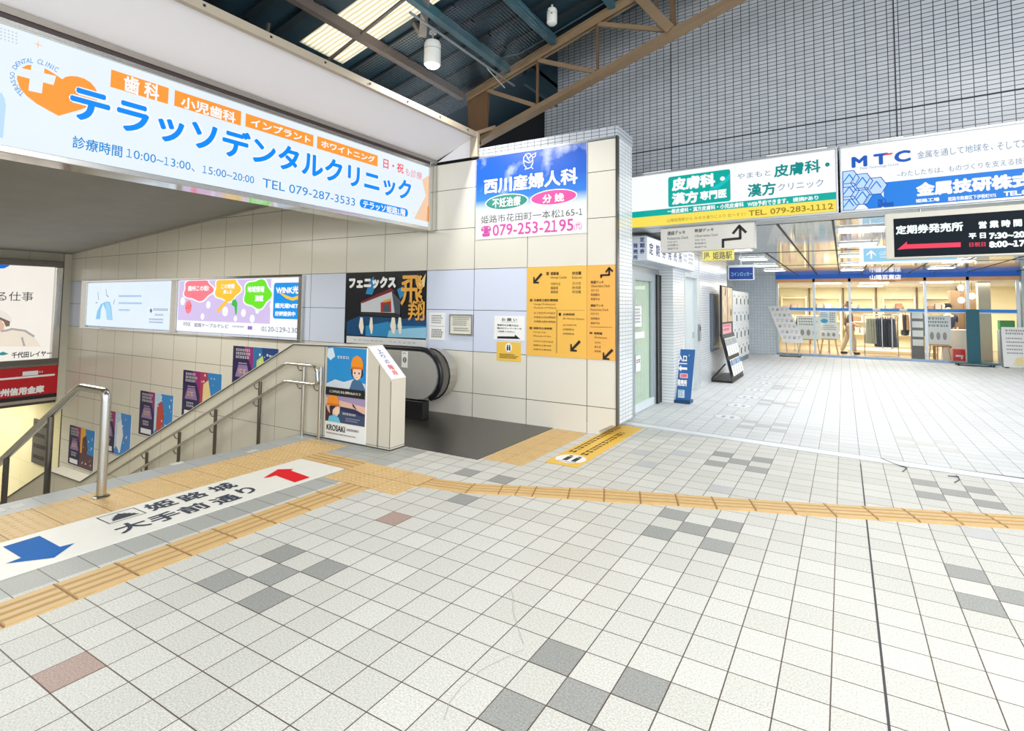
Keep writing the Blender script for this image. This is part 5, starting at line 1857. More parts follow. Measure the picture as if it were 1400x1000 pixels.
def pendant(name, label, c, lit):
    x, y, z = c
    t = sign(name, label, 'lamp', (x, y, z))
    s = 1.0 if lit else .62
    b = MB(); b.lathe([(.085 * s, 0), (.105 * s, .01), (.105 * s, .27 * s), (.09 * s, .31 * s), (.03, .325 * s)], (x, y, z), mat('lamp_white', (226, 226, 220), .4), 28); b.build('housing', t, smooth=True)
    b = MB(); b.lathe([(.1075 * s, .2 * s), (.1075 * s, .206 * s)], (x, y, z), mat('lamp_seam', (150, 146, 136), .5), 28); b.build('seam_ring', t)
    b = MB(); b.lathe([(.02, -.03 * s), (.07 * s, -.022 * s), (.09 * s, 0), (.09 * s, .012)], (x, y, z), glow('lamp_lit', (255, 252, 240), 9.0) if lit else mat('lamp_lens', (200, 202, 200), .3), 24); b.build('lens', t, smooth=True)
    b = MB(); b.tube([(x, y, z + .31 * s), (x, y, rz(x, y) - .03)], .014, mat('lamp_stem', (196, 196, 192), .4), 8)
    if lit:
        b.lathe([(.05, .42), (.05, .46), (.03, .52)], (x, y, z), mat('lamp_white', (226, 226, 220), .4), 14)
    b.build('stem', t, smooth=True)
    if lit:
        d = bpy.data.lights.new('pendant_lamp_light', 'SPOT')
        d.energy, d.shadow_soft_size, d.color, d.spot_size, d.spot_blend = 190, .06, (1, .97, .9), math.radians(152), .35
        lo = bpy.data.objects.new('pendant_lamp_light', d)
        COL.objects.link(lo)
        lo.location = (x, y, z - .06)
    else:
        b = MB()
        for dx, dz in ((-.03, .15), (.03, .1)):
            b.lathe([(.012, 0), (.012, .004)], (x + dx, y - .066, z + dz), INK, 10)
        b.build('fixing', t)
pendant('pendant_lamp', 'lit white cylindrical pendant lamp under the roof beside the skylight', (-4.46, 5.2, 4.66), True)
pendant('pendant_lamp', 'small unlit white pendant hanging from the teal roof at the top', (-3.11, 5.9, 5.18), False)

# bird net: fine wire mesh slung under the roof around the lamp
b = MB()
NET = brushed('net_wire', (170, 172, 172), .18, (1, 1, 1))
for k in range(48):
    y = 4.9 + .04 * k
    p, q = Vector((-5.7, y, rz(-5.7, y) - .16)), Vector((-3.3, y, rz(-3.3, y) - .16))
    b.bar(p, q, .0016, .0016, NET)
for k in range(61):
    x = -5.7 + .04 * k
    p, q = Vector((x, 4.9, rz(x, 4.9) - .16)), Vector((x, 6.78, rz(x, 6.78) - .16))
    b.bar(p, q, .0016, .0016, NET)
tag(b.build('bird_net'), 'fine wire bird net slung under the dark roof around the lit lamp', 'net')
b = MB()
b.tube([on_w(u, v, -1.2 - .0) for u, v in ((640, 60), (655, 76), (668, 96), (690, 120))], .008, mat('cable_pale', (176, 176, 170), .5), 6)
tag(b.build('roof_cable'), 'pale loose cable sagging from the lit lamp toward the truss', 'cable')
b = MB()
b.tube([(-4.30, 4.6, rz(-4.3, 4.6) - .17), (-4.28, 6.9, rz(-4.28, 6.9) - .17)], .016, mat('conduit_grey', (120, 130, 134), .4), 8)
tag(b.build('roof_conduit'), 'grey conduit along the purlin right of the lit lamp', 'conduit')
b = MB()
b.tube([tp(-4.3, zhi(-4.3) + .16, -.3), tp(-3.9, zhi(-3.9) + .12, -.12), tp(-3.0, zhi(-3.0) + .12, -.1), tp(-1.6, zhi(-1.6) + .12, -.1)], .012, mat('conduit_dark', (60, 72, 80), .4), 8)
tag(b.build('roof_conduit'), 'dark conduit running along the upper truss chord', 'conduit')

# =================================================================== CORRIDOR
# sliding glass door of the ticket office
FR = mat('door_frame_silver', (176, 186, 192), .35, .5)
t = sign('door_1', 'silver framed sliding glass door with a pale green blind under the long box sign', 'door', (-2.72, 8.4, 0), kind=None) if False else thing('door_1', 'silver framed sliding glass door with a pale green blind under the long box sign', 'door', (-2.72, 8.4, 0), kind='structure')
b = MB()
b.box(-2.78, -2.69, 7.72, 7.82, 0, 2.15, FR); b.box(-2.78, -2.72, 8.86, 8.96, 0, 2.15, FR)
b.box(-2.78, -2.72, 7.82, 8.86, 2.02, 2.15, FR); b.box(-2.78, -2.72, 7.82, 8.86, .01, .13, mat('door_kick_white', (226, 234, 238), .35))
b.box(-2.77, -2.73, 7.82, 7.90, .13, 2.02, FR); b.box(-2.77, -2.73, 8.78, 8.86, .13, 2.02, FR)
b.build('frame', t, bevel=.004)
b = MB(); b.box(-2.752, -2.746, 7.90, 8.78, .13, 2.02, DOORGLASS); b.build('pane', t)
b = MB()
for k in range(11):
    b.box(-2.80, -2.78, 7.84 + .088 * k, 7.915 + .088 * k, .1, 2.1, mat('blind_green', (206, 218, 198), .6))
b.build('blind', t)
b = MB(); b.box(-2.744, -2.742, 7.93, 8.28, 1.30, 1.62, PAPER); b.box(-2.744, -2.742, 7.90, 8.42, 1.12, 1.22, PAPER); b.box(-2.744, -2.742, 8.0, 8.22, .62, .86, PAPER); b.build('door_notice', t)
f = face_x(-2.741)
f.lines((7.95, 1.34), (8.26, 1.58), 5, INKGREY, 0, 'door_notice_lettering', False, seed=1); f.lines((8.03, .7), (8.2, .8), 1, INKGREY, 0, 'door_notice_lettering', False, seed=2)
f.build(t)
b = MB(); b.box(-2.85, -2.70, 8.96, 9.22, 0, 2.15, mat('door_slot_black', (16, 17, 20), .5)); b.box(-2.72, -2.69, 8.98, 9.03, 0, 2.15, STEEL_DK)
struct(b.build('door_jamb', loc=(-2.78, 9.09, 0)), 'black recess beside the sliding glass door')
# grey service door
t = thing('door_2', 'pale grey service door between white tiled wall pieces', 'door', (-2.5, 10.5, 0), kind='structure')
b = MB(); b.box(-2.62, -2.49, 9.98, 10.05, 0, 2.25, ALU_LT); b.box(-2.62, -2.49, 10.92, 11.14, 0, 2.25, ALU_LT); b.box(-2.62, -2.49, 10.05, 10.92, 2.17, 2.25, ALU_LT); b.build('frame', t)
b = MB(); b.box(-2.6, -2.56, 10.05, 10.92, .01, 2.17, mat('door_grey', (206, 216, 218), .4)); b.build('leaf', t)
b = MB(); b.box(-2.56, -2.54, 10.82, 10.86, 1.0, 1.12, STEEL); b.build('handle', t)
t = sign('intercom', 'small grey intercom box on the frame of the service door', 'intercom', (-2.48, 11.05, .95))
b = MB(); b.box(-2.489, -2.46, 10.98, 11.12, .93, 1.27, mat('intercom_grey', (142, 148, 152), .4)); b.build('body', t, bevel=.004)
b = MB(); b.box(-2.461, -2.458, 11.01, 11.09, 1.14, 1.23, INK); b.build('grille', t)

# blue entrance board leaning by the door
t = sign('standing_board', 'small blue entrance board with a white arrow standing by the tiled pillar', 'board', (-2.42, 9.3, 0))
c0, c1 = Vector((-2.475, 9.24, .03)), Vector((-2.235, 9.265, .03))
top = Vector((.055, .13, .86))
bl = mat('board_blue_paint', (18, 92, 158), .35)
b = MB(); b.prism([c0, c1, c1 + top, c0 + top], (0.0, .012, .0), bl); b.build('panel', t)
b = MB(); b.obox((-2.36, 9.33, .028), (.128, 0, 0), (0, .12, 0), (0, 0, .025), mat('board_foot', (14, 62, 104), .4)); b.bar(c0 + top * .9 + Vector((.15, .02, 0)), (-2.34, 9.42, .05), .02, .02, STEEL); b.build('foot', t, bevel=.005)
U_ = (c1 - c0).normalized(); V_ = (top - U_ * top.dot(U_)).normalized(); N_ = U_.cross(V_)
f = Face(c0 + N_ * .002, U_, V_, N_)
f.text('入口', (0.039, .66), (0.176, .77), PAPER, 1, .05, px=False)
f.rect((0.039, .62), (0.183, .635), PAPER, 1, px=False)
f.poly([(0.039, .545), (0.085, .60), (0.085, .565), (0.183, .565), (0.183, .525), (0.085, .525), (0.085, .49)], PAPER, 1, px=False)
f.rect((0.065, .385), (0.196, .465), mat('board_pink', (240, 196, 204), .4), 1, px=False, rad=.02)
f.text('定期券', (0.078, .395), (0.183, .455), IR, 2, .04, px=False)
f.text('発売所', (0.026, .25), (0.183, .36), PAPER, 1, .05, px=False)
f.rect((0.039, .06), (0.144, .19), mat('board_pale', (206, 222, 230), .4), 1, px=False)
f.lines((0.046, .07), (0.137, .18), 3, bl, 2, px=False, seed=3)
f.build(t)

# dark board on the tiled wall
t = sign('dark_board', 'dark flat board on the white tiled wall behind the black leaflet stand', 'board', (-2.47, 12.45, .66))
b = MB(); b.box(-2.489, -2.44, 12.08, 12.82, .66, 1.9, mat('board_rim_grey', (96, 106, 118), .35)); b.build('case', t, bevel=.005)
b = MB(); b.box(-2.441, -2.437, 12.12, 12.78, .70, 1.86, mat('board_face_grey', (128, 140, 152), .2)); b.build('pane', t)

# leaflet stand
t = sign('leaflet_stand', 'black leaflet stand with two tall prints, a pink card and pockets of leaflets', 'stand', (-2.3, 12.75, 0))
b = MB()
b.box(-2.52, -2.06, 12.18, 13.66, .0, .045, BLACK)
b.prism([(-2.30, 12.18, 1.0), (-2.26, 12.18, 1.0), (-2.26, 12.18, 2.08), (-2.30, 12.18, 2.08)], (0, 1.32, 0), BLACK)
b.prism([(-2.07, 12.18, .04), (-2.07, 12.18, .10), (-2.26, 12.18, 1.02), (-2.31, 12.18, 1.02)], (0, 1.46, 0), BLACK)
b.bar((-2.5, 12.2, .04), (-2.2, 12.2, .4), .03, .03, BLACK)
b.build('frame', t)
f = face_x(-2.258)
f.rect((12.24, 1.28), (12.82, 2.05), mat('print_sepia', (214, 186, 150), .4), 0, 'prints', False); f.rect((12.88, 1.28), (13.46, 2.05), mat('print_sepia', (214, 186, 150), .4), 0, 'prints', False)
rnd = random.Random(5)
for y0 in (12.26, 12.9):
    for k in range(7):
        u, v = y0 + rnd.uniform(0, .4), 1.3 + rnd.uniform(0, .6)
        f.poly([(u, v), (u + .1, v + .03), (u + .14, v + .2), (u + .02, v + .14)], mat('print_sand_%d' % (k % 3), ((238, 224, 200), (190, 158, 122), (224, 206, 178))[k % 3], .4), 1, 'prints', False)
f.rect((12.26, 1.02), (13.3, 1.24), mat('card_pink', (244, 176, 190), .4), 0, 'pink_card', False)
f.lines((12.34, 1.05), (13.2, 1.22), 2, IR, 1, 'pink_card', False, seed=2)
f.build(t)
dv = Vector((-2.255 + 2.045, 0, 1.0 - .09)).normalized(); nn = Vector((dv.z, 0, -dv.x))
for r, (s0, s1) in enumerate(((.05, .40), (.48, .86))):
    for k in range(5):
        b = MB()
        y0 = 12.24 + .275 * k
        a0 = Vector((-2.045, y0, .09)) + dv * s0 + nn * .012
        a1 = a0 + dv * (s1 - s0)
        b.prism([a0, a0 + Vector((0, .21, 0)), a1 + Vector((0, .21, 0)), a1], nn * .01, PAPER)
        st = mat('leaflet_blue', (60, 140, 214), .4) if r == 0 and k % 2 == 0 else mat('leaflet_grey', (150, 160, 170), .4)
        b.prism([a0 + dv * .22 + nn * .0102, a0 + dv * .22 + Vector((0, .21, 0)) + nn * .0102, a1 + Vector((0, .21, 0)) + nn * .0102 - dv * .02, a1 + nn * .0102 - dv * .02], nn * .001, st)
        o = b.build('leaflet')
        tag(o, 'folded leaflet in a pocket of the black stand, %s row, %s from the near end' % (('lower', 'upper')[r], ('first', 'second', 'third', 'fourth', 'fifth')[k]), 'leaflet', 'leaflets in the black stand')

# coin lockers
LK = mat('locker_white', (238, 241, 243), .3)
for c in range(4):
    y0 = 15.65 + .7 * c
    t = sign('locker_unit', 'white coin locker column, %s from the leaflet stand' % ('first', 'second', 'third', 'fourth')[c], 'locker', (-2.95, y0 + .34, 0), 'coin lockers under the blue hanging sign')
    b = MB(); b.box(-3.29, -2.62, y0, y0 + .69, .14, 2.06, LK); b.box(-3.29, -2.63, y0, y0 + .69, 0, .14, mat('locker_plinth', (120, 132, 144), .4)); b.build('carcass', t)
    for r in range(4):
        z0 = .16 + .475 * r
        b = MB(); b.box(-2.62, -2.602, y0 + .012, y0 + .678, z0, z0 + .46, LK); d = b.build('door', t, bevel=.004)
        b = MB(); b.box(-2.602, -2.585, y0 + .5, y0 + .545, z0 + .10, z0 + .27, mat('lock_dark', (70, 76, 86), .4)); b.build('lock', d)
        b = MB(); b.box(-2.602, -2.599, y0 + .12, y0 + .36, z0 + .3, z0 + .36, mat('locker_tag', (176, 190, 214), .4)); b.build('number_plate', d)

# =================================================================== DEPARTMENT STORE FRONT AND SHOP
SY = 20.4
ROYAL, ORNG = mat('fascia_royal_blue', (34, 118, 236), .4), mat('fascia_orange', (255, 186, 126), .4)
t = thing('window_2', 'store front of glass bays under a royal blue fascia with an orange stripe', 'shop front', (1.2, SY, 0), kind='structure')
b = MB(); b.box(-1.99, 4.45, SY - .06, SY + .1, 2.56, 2.715, ROYAL); b.box(-1.99, 4.45, SY - .05, SY + .09, 2.455, 2.56, ORNG); b.build('fascia_band', t)
f = Face((0, SY - .062, 0), (1, 0, 0), (0, 0, 1), (0, -1, 0))
f.text('山陽百貨店', (1189, 376), (1232, 382.3), glow('letter_white', (255, 255, 255), 1.0), 1, .04)
f.lines((1200, 384.2), (1224, 387), 1, mat('letter_violet', (96, 60, 150), .4), 6, seed=2)
f.build(t)
MULL = mat('mullion_silver', (196, 204, 210), .3, .6)
mx_ = [-1.95, -.84, .18, 2.16, 3.18, 4.30]
for x in mx_:
    b = MB(); b.box(x - .035, x + .035, SY - .05, SY + .05, 0, 2.46 if x in (-1.95, 4.30) else 2.72, MULL); b.build('mullion', t)
b = MB(); b.box(-1.99, 4.45, SY - .12, SY + .12, 0, .07, mat('sill_blue_steel', (150, 176, 206), .2, .5)); b.build('sill', t)
for xa, xb in zip(mx_, mx_[1:]):
    b = MB()
    if xa == .18:
        for pa, pb in ((.215, 1.155), (1.185, 2.125)):
            b.box(pa, pb, SY - .006, SY + .006, .08, 2.45, GLASS)
    else:
        b.box(xa + .035, xb - .035, SY - .006, SY + .006, .08, 2.45, GLASS)
    b.build('pane', t)
    b = MB(); b.box(xa + .035, xb - .035, SY - .012, SY - .007, 1.51, 1.60, mat('band_azure', (40, 146, 240), .4)); b.box(xa + .035, xb - .035, SY - .011, SY - .007, 1.48, 1.51, PAPER); b.build('safety_band', t)
b = MB()
for hx in (1.03, 1.29):
    b.tube(bent([(hx + (.12 if hx < 1.1 else -.12), SY - .03, 1.42), (hx, SY - .07, 1.40), (hx, SY - .07, .35), (hx + (.12 if hx < 1.1 else -.12), SY - .03, .33)], .04), .018, STEEL, 8)
b.build('handle', t, smooth=True)
b = MB(); b.box(.8, 1.0, SY - .015, SY - .006, 1.53, 1.6, PAPER); b.box(1.5, 1.7, SY - .015, SY - .006, 1.53, 1.6, PAPER); b.build('band_label', t)
b = MB(); b.box(-.72, -.20, SY + .02, SY + .03, 1.06, 1.49, PAPER); b.build('glass_poster', t)
f = Face((0, SY + .018, 0), (1, 0, 0), (0, 0, 1), (0, -1, 0))
f.oval((-.66, 1.1), (-.45, 1.24), mat('poster_aqua', (60, 170, 216), .4), 1, 'glass_poster_print', False); f.lines((-.66, 1.28), (-.44, 1.45), 3, mat('poster_aqua', (60, 170, 216), .4), 1, 'glass_poster_print', False, seed=3); f.lines((-.40, 1.1), (-.22, 1.45), 5, INKGREY, 1, 'glass_poster_print', False, seed=5)
f.build(t)

WARM = mat('shop_wall_cream', (248, 238, 204), .6, var=.05, scale=1.5)
b = MB()
b.box(-3.4, 6.2, 27.2, 27.4, 0, 2.7, WARM); b.box(-3.4, -3.2, 20.6, 27.2, 0, 2.7, WARM); b.box(6.0, 6.2, 20.6, 27.2, 0, 2.7, WARM)
for x in (-2.6, -1.3, .0, 1.2, 2.6, 3.9):
    b.box(x - .03, x + .03, 27.1, 27.2, 0, 2.46, mat('shop_pilaster', (120, 92, 62), .5))
struct(b.build('wall_shop', loc=(0, 0, 0)))
b = MB(); b.box(-3.4, 6.2, 20.52, 27.2, -.1, 0, mat('shop_floor_wood', (158, 140, 118), .3, var=.1, scale=3)); struct(b.build('floor_shop', loc=(0, 0, 0)))
b = MB(); b.box(-3.4, 6.2, 20.52, 27.2, 2.46, 2.54, mat('shop_ceiling', (206, 206, 204), .5)); struct(b.build('ceiling_shop', loc=(0, 0, 0)))
lp2 = thing('ceiling_light', 'flush shop ceiling light behind the left glass bays', 'ceiling light', (-.45, 21.6, 2.46), 'shop ceiling lights')
b = MB(); b.box(-.85, -.05, 21.3, 21.9, 2.44, 2.459, L_PANEL); b.build('diffuser', lp2)
copy_thing(lp2, (.9, 21.6, 2.46), 'flush shop ceiling light behind the double doors')
copy_thing(lp2, (2.6, 21.6, 2.46), 'flush shop ceiling light behind the bay right of the doors')
copy_thing(lp2, (.9, 24.6, 2.46), 'flush shop ceiling light deep in the shop behind the doors')

# shelving against the back wall
SHW = mat('shelf_cream', (250, 240, 206), .5)
for k, (xa, xb) in enumerate(((-2.4, -1.4), (-1.1, -.1), (.2, 1.1), (1.4, 2.5), (2.8, 3.8))):
    t = sign('shelf_unit', 'cream shelf unit at the back of the shop, %s from the left' % ('first', 'second', 'third', 'fourth', 'fifth')[k], 'shelf', ((xa + xb) / 2, 27.0, .3), 'shelves along the shop back wall')
    b = MB(); b.box(xa, xa + .04, 26.7, 27.2, .2, 2.1, SHW); b.box(xb - .04, xb, 26.7, 27.2, .2, 2.1, SHW); b.build('side_panel', t)
    for z in (.5, 1.0, 1.5, 2.0):
        b = MB(); b.box(xa + .04, xb - .04, 26.7, 27.2, z, z + .04, SHW); b.build('shelf', t)
    rnd = random.Random(k)
    for z in (.54, 1.04, 1.54):
        x = xa + .1
        while x < xb - .3:
            w = rnd.uniform(.16, .26)
            o = MB(); h = rnd.uniform(.12, .26)
            o.box(x, x + w, 26.78, 27.1, z, z + h, mat('folded_%d' % rnd.randint(0, 4), ((214, 180, 130), (236, 226, 206), (150, 110, 80), (244, 238, 226), (196, 160, 150))[rnd.randint(0, 4)], .7))
            oo = o.build('folded_stack', bevel=.02)
            tag(oo, 'folded goods on the back shelves of the shop', 'folded clothes', 'folded goods on the shop shelves')
            x += w + rnd.uniform(.04, .12)

# clothes rails with garments
def rail(name, label, xa, xb, y, z):
    t = sign(name, label, 'clothes rail', ((xa + xb) / 2, y, 0))
    b = MB(); b.tube(bent([(xa, y, .03), (xa, y, z), (xb, y, z), (xb, y, .03)], .05), .016, STEEL, 8); b.build('frame', t, smooth=True)
    b = MB(); b.box(xa - .03, xa + .03, y - .28, y + .28, 0, .035, STEEL); b.box(xb - .03, xb + .03, y - .28, y + .28, 0, .035, STEEL); b.build('feet', t)
def garment(x, y, z, L, w, m, label, group):
    t = sign('hanging_garment', label, 'garment', (x, y, z - L), group)
    b = MB()
    n = 18
    vs, fs = [], []
    rows = [(0.0, .05, .03), (.06, .2, .05), (.3, .19, .06), (.65, .23, .075), (1.0, .27, .09)]
    for s_, hy, hx in rows:
        for k in range(n):
            a = 2 * math.pi * k / n
            fold = 1 + (.16 * s_) * math.sin(a * 5 + x * 9)
            vs.append((x + hx * w * fold * math.cos(a), y + hy * fold * math.sin(a), z - .06 - s_ * (L - .06)))
    for i in range(len(rows) - 1):
        for k in range(n):
            fs.append((i * n + k, i * n + (k + 1) % n, (i + 1) * n + (k + 1) % n, (i + 1) * n + k))
    fs.append(list(range(n)))
    b.add(vs, fs, m); b.build('cloth', t, smooth=True)
    b = MB(); b.tube([(x, y - .19, z - .1), (x, y, z - .03), (x, y + .19, z - .1)], .01, mat('hanger_wood', (196, 158, 110), .5), 6); b.tube([(x, y, z - .03), (x, y, z + .01), (x + .02, y, z + .03)], .004, STEEL, 6); b.build('hanger', t)


G1, G2, G3, G4, G5 = mat('cloth_sage', (166, 164, 142), .8), mat('cloth_slate', (72, 80, 92), .8), mat('cloth_charcoal', (58, 62, 72), .8), mat('cloth_beige', (214, 192, 160), .8), mat('cloth_black', (34, 34, 38), .8)
rail('clothes_rail', 'steel clothes rail of long grey garments behind the double doors', .6, 1.56, 22.0, 1.38)
seq = [(G1, 'sage'), (G1, 'sage'), (G1, 'sage'), (G1, 'sage'), (G2, 'slate blue'), (G2, 'slate blue'), (G2, 'slate blue'), (G3, 'charcoal'), (G3, 'charcoal'), (G3, 'charcoal'), (G2, 'slate blue'), (G2, 'slate blue')]
cnt = {}
for k, (m, c) in enumerate(seq):
    cnt[c] = cnt.get(c, 0) + 1
    garment(.70 + .068 * k, 22.0, 1.36, .95 if k < 4 else 1.05, 1.0, m, '%s skirt on the front clothes rail, number %d of its colour from the left' % (c, cnt[c]) if False else '%s long skirt hanging %s from the left on the rail behind the doors' % (c, ('first', 'second', 'third', 'fourth', 'fifth', 'sixth', 'seventh', 'eighth', 'ninth', 'tenth', 'eleventh', 'twelfth')[k]), 'long skirts on the front clothes rail')
rail('clothes_rail', 'steel clothes rail of mixed tan and black garments behind the right door', 1.62, 2.55, 23.2, 1.5)
for k in range(9):
    m, c = ((G4, 'tan'), (G5, 'black'), (mat('cloth_brown', (132, 96, 66), .8), 'brown'), (mat('cloth_white', (240, 236, 228), .8), 'white'), (G5, 'black'), (G4, 'tan'), (mat('cloth_brown', (132, 96, 66), .8), 'brown'), (G5, 'black'), (G4, 'tan'))[k]
    garment(1.74 + .09 * k, 23.2, 1.48, .62 + .2 * (k % 2), 1.0, m, '%s garment hanging %s from the left on the mixed rail' % (c, ('first', 'second', 'third', 'fourth', 'fifth', 'sixth', 'seventh', 'eighth', 'ninth')[k]), 'garments on the mixed clothes rail')
rail('clothes_rail', 'low clothes rail of dark garments behind the left glass bays', -1.6, -.5, 22.6, 1.3)
for k in range(6):
    m, c = ((G5, 'black'), (mat('cloth_brown', (132, 96, 66), .8), 'brown'), (G5, 'black'), (G4, 'tan'), (G5, 'black'), (G1, 'sage'))[k]
    garment(-1.46 + .17 * k, 22.6, 1.28, .6, 1.5, m, '%s garment hanging %s from the left on the low rail behind the easels' % (c, ('first', 'second', 'third', 'fourth', 'fifth', 'sixth')[k]), 'garments on the low clothes rail')
t = sign('display_podium', 'low pale wooden podium under the clothes rails', 'podium', (1.4, 23.2, 0))
b = MB(); b.box(.1, 2.7, 22.7, 24.0, .001, .12, mat('podium_wood', (230, 204, 158), .4)); b.build('top', t, bevel=.01)
b = MB(); b.box(.2, 2.6, 22.8, 23.9, .0005, .03, mat('podium_plinth', (130, 100, 70), .6)); b.build('plinth', t)

# ---- stands and boards around the shop front
t = sign('slanted_board', 'slanted white menu style board on a steel stand left of the shop front', 'board', (-1.75, 19.8, 0))
U_, V_ = Vector((.62, .06, 0)), Vector((-.48, .3, 1.18))
o0 = Vector((-1.74, 19.72, .46))
N_ = U_.cross(V_).normalized()
b = MB(); b.prism([o0, o0 + U_, o0 + U_ + V_, o0 + V_], -N_ * .03, PAPER); b.build('board', t)
Uh = U_.normalized(); Vh = (V_ - Uh * V_.dot(Uh)).normalized()
f = Face(o0 + N_ * .003, Uh, Vh, N_)
rnd = random.Random(9)
skew = V_.dot(Uh) / V_.dot(Vh)
for r in range(6):
    for c in range(4):
        v = .12 + r * .19; u = .06 + c * .14 + skew * v
        f.rect((u, v), (u + .08, v + .06), mat('menu_%d' % ((r + c) % 4), ((216, 220, 190), (206, 200, 222), (160, 166, 180), (232, 212, 210))[(r + c) % 4], .5), 1, px=False)
        f.rect((u, v + .08), (u + .09, v + .09), INKGREY, 1, px=False)
f.build(t)
b = MB()
for x in (-1.62, -1.28):
    b.tube([(x, 19.85, .03), (x - .1, 19.9, .9)], .014, STEEL, 8)
b.build('leg', t)
b = MB(); b.box(-1.86, -1.22, 19.62, 20.1, 0, .03, BLACK); b.build('base', t, bevel=.008)

def easel(label, x, y, w, h, zb, seed):
    t = sign('easel_board', label, 'easel', (x, y, 0))
    wd = mat('easel_wood', (206, 164, 110), .5)
    for s in (-1, 1):
        b = MB(); b.bar((x + s * w * .45, y - .1, 0), (x + s * w * .18, y + .05, zb + h * .9), .035, .03, wd); b.build('leg', t)
    b = MB(); b.bar((x, y + .4, 0), (x, y + .08, zb + h * .9), .035, .03, wd); b.build('leg', t)
    b = MB(); b.box(x - w / 2, x + w / 2, y - .06, y - .04, zb, zb + h, PAPER); b.build('board', t)
    b = MB(); b.box(x - w * .4, x + w * .4, y - .1, y - .0, zb - .035, zb - .001, wd); b.build('ledge', t)
    f = Face((0, y - .061, 0), (1, 0, 0), (0, 0, 1), (0, -1, 0))
    f.lines((x - w * .42, zb + h * .55), (x + w * .42, zb + h * .92), 3, INKGREY, 1, px=False, seed=seed)
    for k in range(3):
        f.oval((x - w * .36 + k * w * .26, zb + h * .15), (x - w * .2 + k * w * .26, zb + h * .42), mat('easel_print', (170, 160, 160), .5), 1, px=False)
    f.build(t)
easel('wide white notice on a wooden easel, left behind the glass', -1.05, 21.2, .72, .78, .52, 3)
easel('smaller pinkish notice on a wooden easel beside the wide easel', -.45, 21.3, .60, .5, .55, 4)
easel('pink notice on a wooden stand right of the double doors', 2.55, 21.2, .62, .9, .5, 8)

t = sign('leaflet_rack', 'tall grey leaflet rack behind the glass right of the doors', 'rack', (2.02, 21.4, 0))
b = MB(); b.box(1.86, 2.2, 21.3, 21.6, 0, 1.52, mat('rack_grey', (120, 120, 124), .5)); b.build('body', t, bevel=.01)
for k in range(4):
    b = MB(); b.box(1.89, 2.17, 21.27, 21.3, .42 + .29 * k, .62 + .29 * k, PAPER); b.build('pocket', t)
t = sign('display_table', 'table under a long pale cloth behind the right glass bay', 'table', (3.05, 21.7, 0))
b = MB()
n = 40
vs, fs = [], []
for zz, gr in ((.95, 0.), (.5, .03), (.001, .07)):
    for k in range(n):
        a = 2 * math.pi * k / n
        cx_, cy_ = math.cos(a), math.sin(a)
        q = max(abs(cx_), abs(cy_))
        vs.append((3.08 + (.34 + gr) * cx_ / q + .02 * math.sin(a * 12) * (1 if gr else 0), 21.8 + (.3 + gr) * cy_ / q, zz))
for i in range(2):
    for k in range(n):
        fs.append((i * n + k, (i + 1) * n + k, (i + 1) * n + (k + 1) % n, i * n + (k + 1) % n))
fs.append(list(range(n)))
b.add(vs, fs, mat('tablecloth_pale', (226, 220, 208), .7)); b.build('cloth', t, smooth=True)
t = sign('wooden_stool', 'small wooden stool under the pink notice', 'stool', (2.72, 21.6, 0))
wd = mat('stool_wood', (150, 112, 60), .5)
b = MB(); b.box(2.45, 2.9, 21.45, 21.8, .40, .44, wd); b.build('seat', t)
for x in (2.48, 2.87):
    for y in (21.48, 21.77):
        b = MB(); b.box(x - .02, x + .02, y - .02, y + .02, 0, .40, wd); b.build('leg', t)
t = sign('red_box_sign', 'small red box sign with a white mark on the floor by the shop window', 'sign', (2.98, 20.75, 0))
b = MB(); b.box(2.83, 3.12, 20.68, 20.84, 0.001, .40, mat('box_red', (232, 52, 56), .4)); b.build('body', t, bevel=.01)
f = Face((0, 20.678, 0), (1, 0, 0), (0, 0, 1), (0, -1, 0)); f.stroke([(2.9, .2), (3.05, .2)], .05, PAPER, 1, px=False); f.stroke([(3.03, .2), (3.03, .12)], .04, PAPER, 1, px=False); f.build(t)

TEALS = mat('stand_teal', (10, 92, 108), .4)
t = sign('poster_stand', 'tall narrow teal sign stand on a wide caster base, right in front of the shop', 'stand', (3.2, 19.9, 0))
b = MB(); b.box(3.04, 3.34, 19.86, 19.93, .08, 1.6, TEALS); b.build('panel', t, bevel=.006)
b = MB(); b.box(2.74, 3.64, 19.6, 20.1, .05, .085, TEALS); b.build('base', t, bevel=.01)
for x in (2.8, 3.58):
    for y in (19.66, 20.04):
        b = MB(); b.tube([(x - .02, y, .026), (x + .02, y, .026)], .025, RUBBER, 12); b.build('caster', t, smooth=True)
t = sign('notice_board', 'white standing notice board at the far right before the shop', 'board', (4.1, 19.75, 0))
b = MB(); b.prism([(3.78, 19.60, .03), (4.36, 19.62, .03), (4.36, 19.74, 1.12), (3.78, 19.72, 1.12)], (0, .03, 0), PAPER); b.build('panel', t)
b = MB()
for x in (3.85, 4.29):
    b.bar((x, 19.98, .02), (x, 19.76, 1.05), .03, .03, STEEL); b.obox((x, 19.8, .014), (.04, 0, 0), (0, .2, 0), (0, 0, .014), BLACK)
b.build('stay', t)
Vh = Vector((0, .12, 1.09)).normalized(); N_ = Vector((1, .034, 0)).normalized().cross(Vh)
f = Face(Vector((3.78, 19.60, .03)) + N_ * .003, (1, .034, 0), Vh, N_)
f.lines((.08, .86), (.5, 1.02), 2, INKGREY, 1, px=False, seed=2); f.lines((.08, .3), (.5, .8), 5, INKGREY, 1, px=False, seed=3, fill=.35)
f.poly([(.2, .06), (.5, .06), (.5, .3), (.28, .26)], mat('notice_pale_yellow', (246, 226, 170), .5), 1, px=False)
f.build(t)
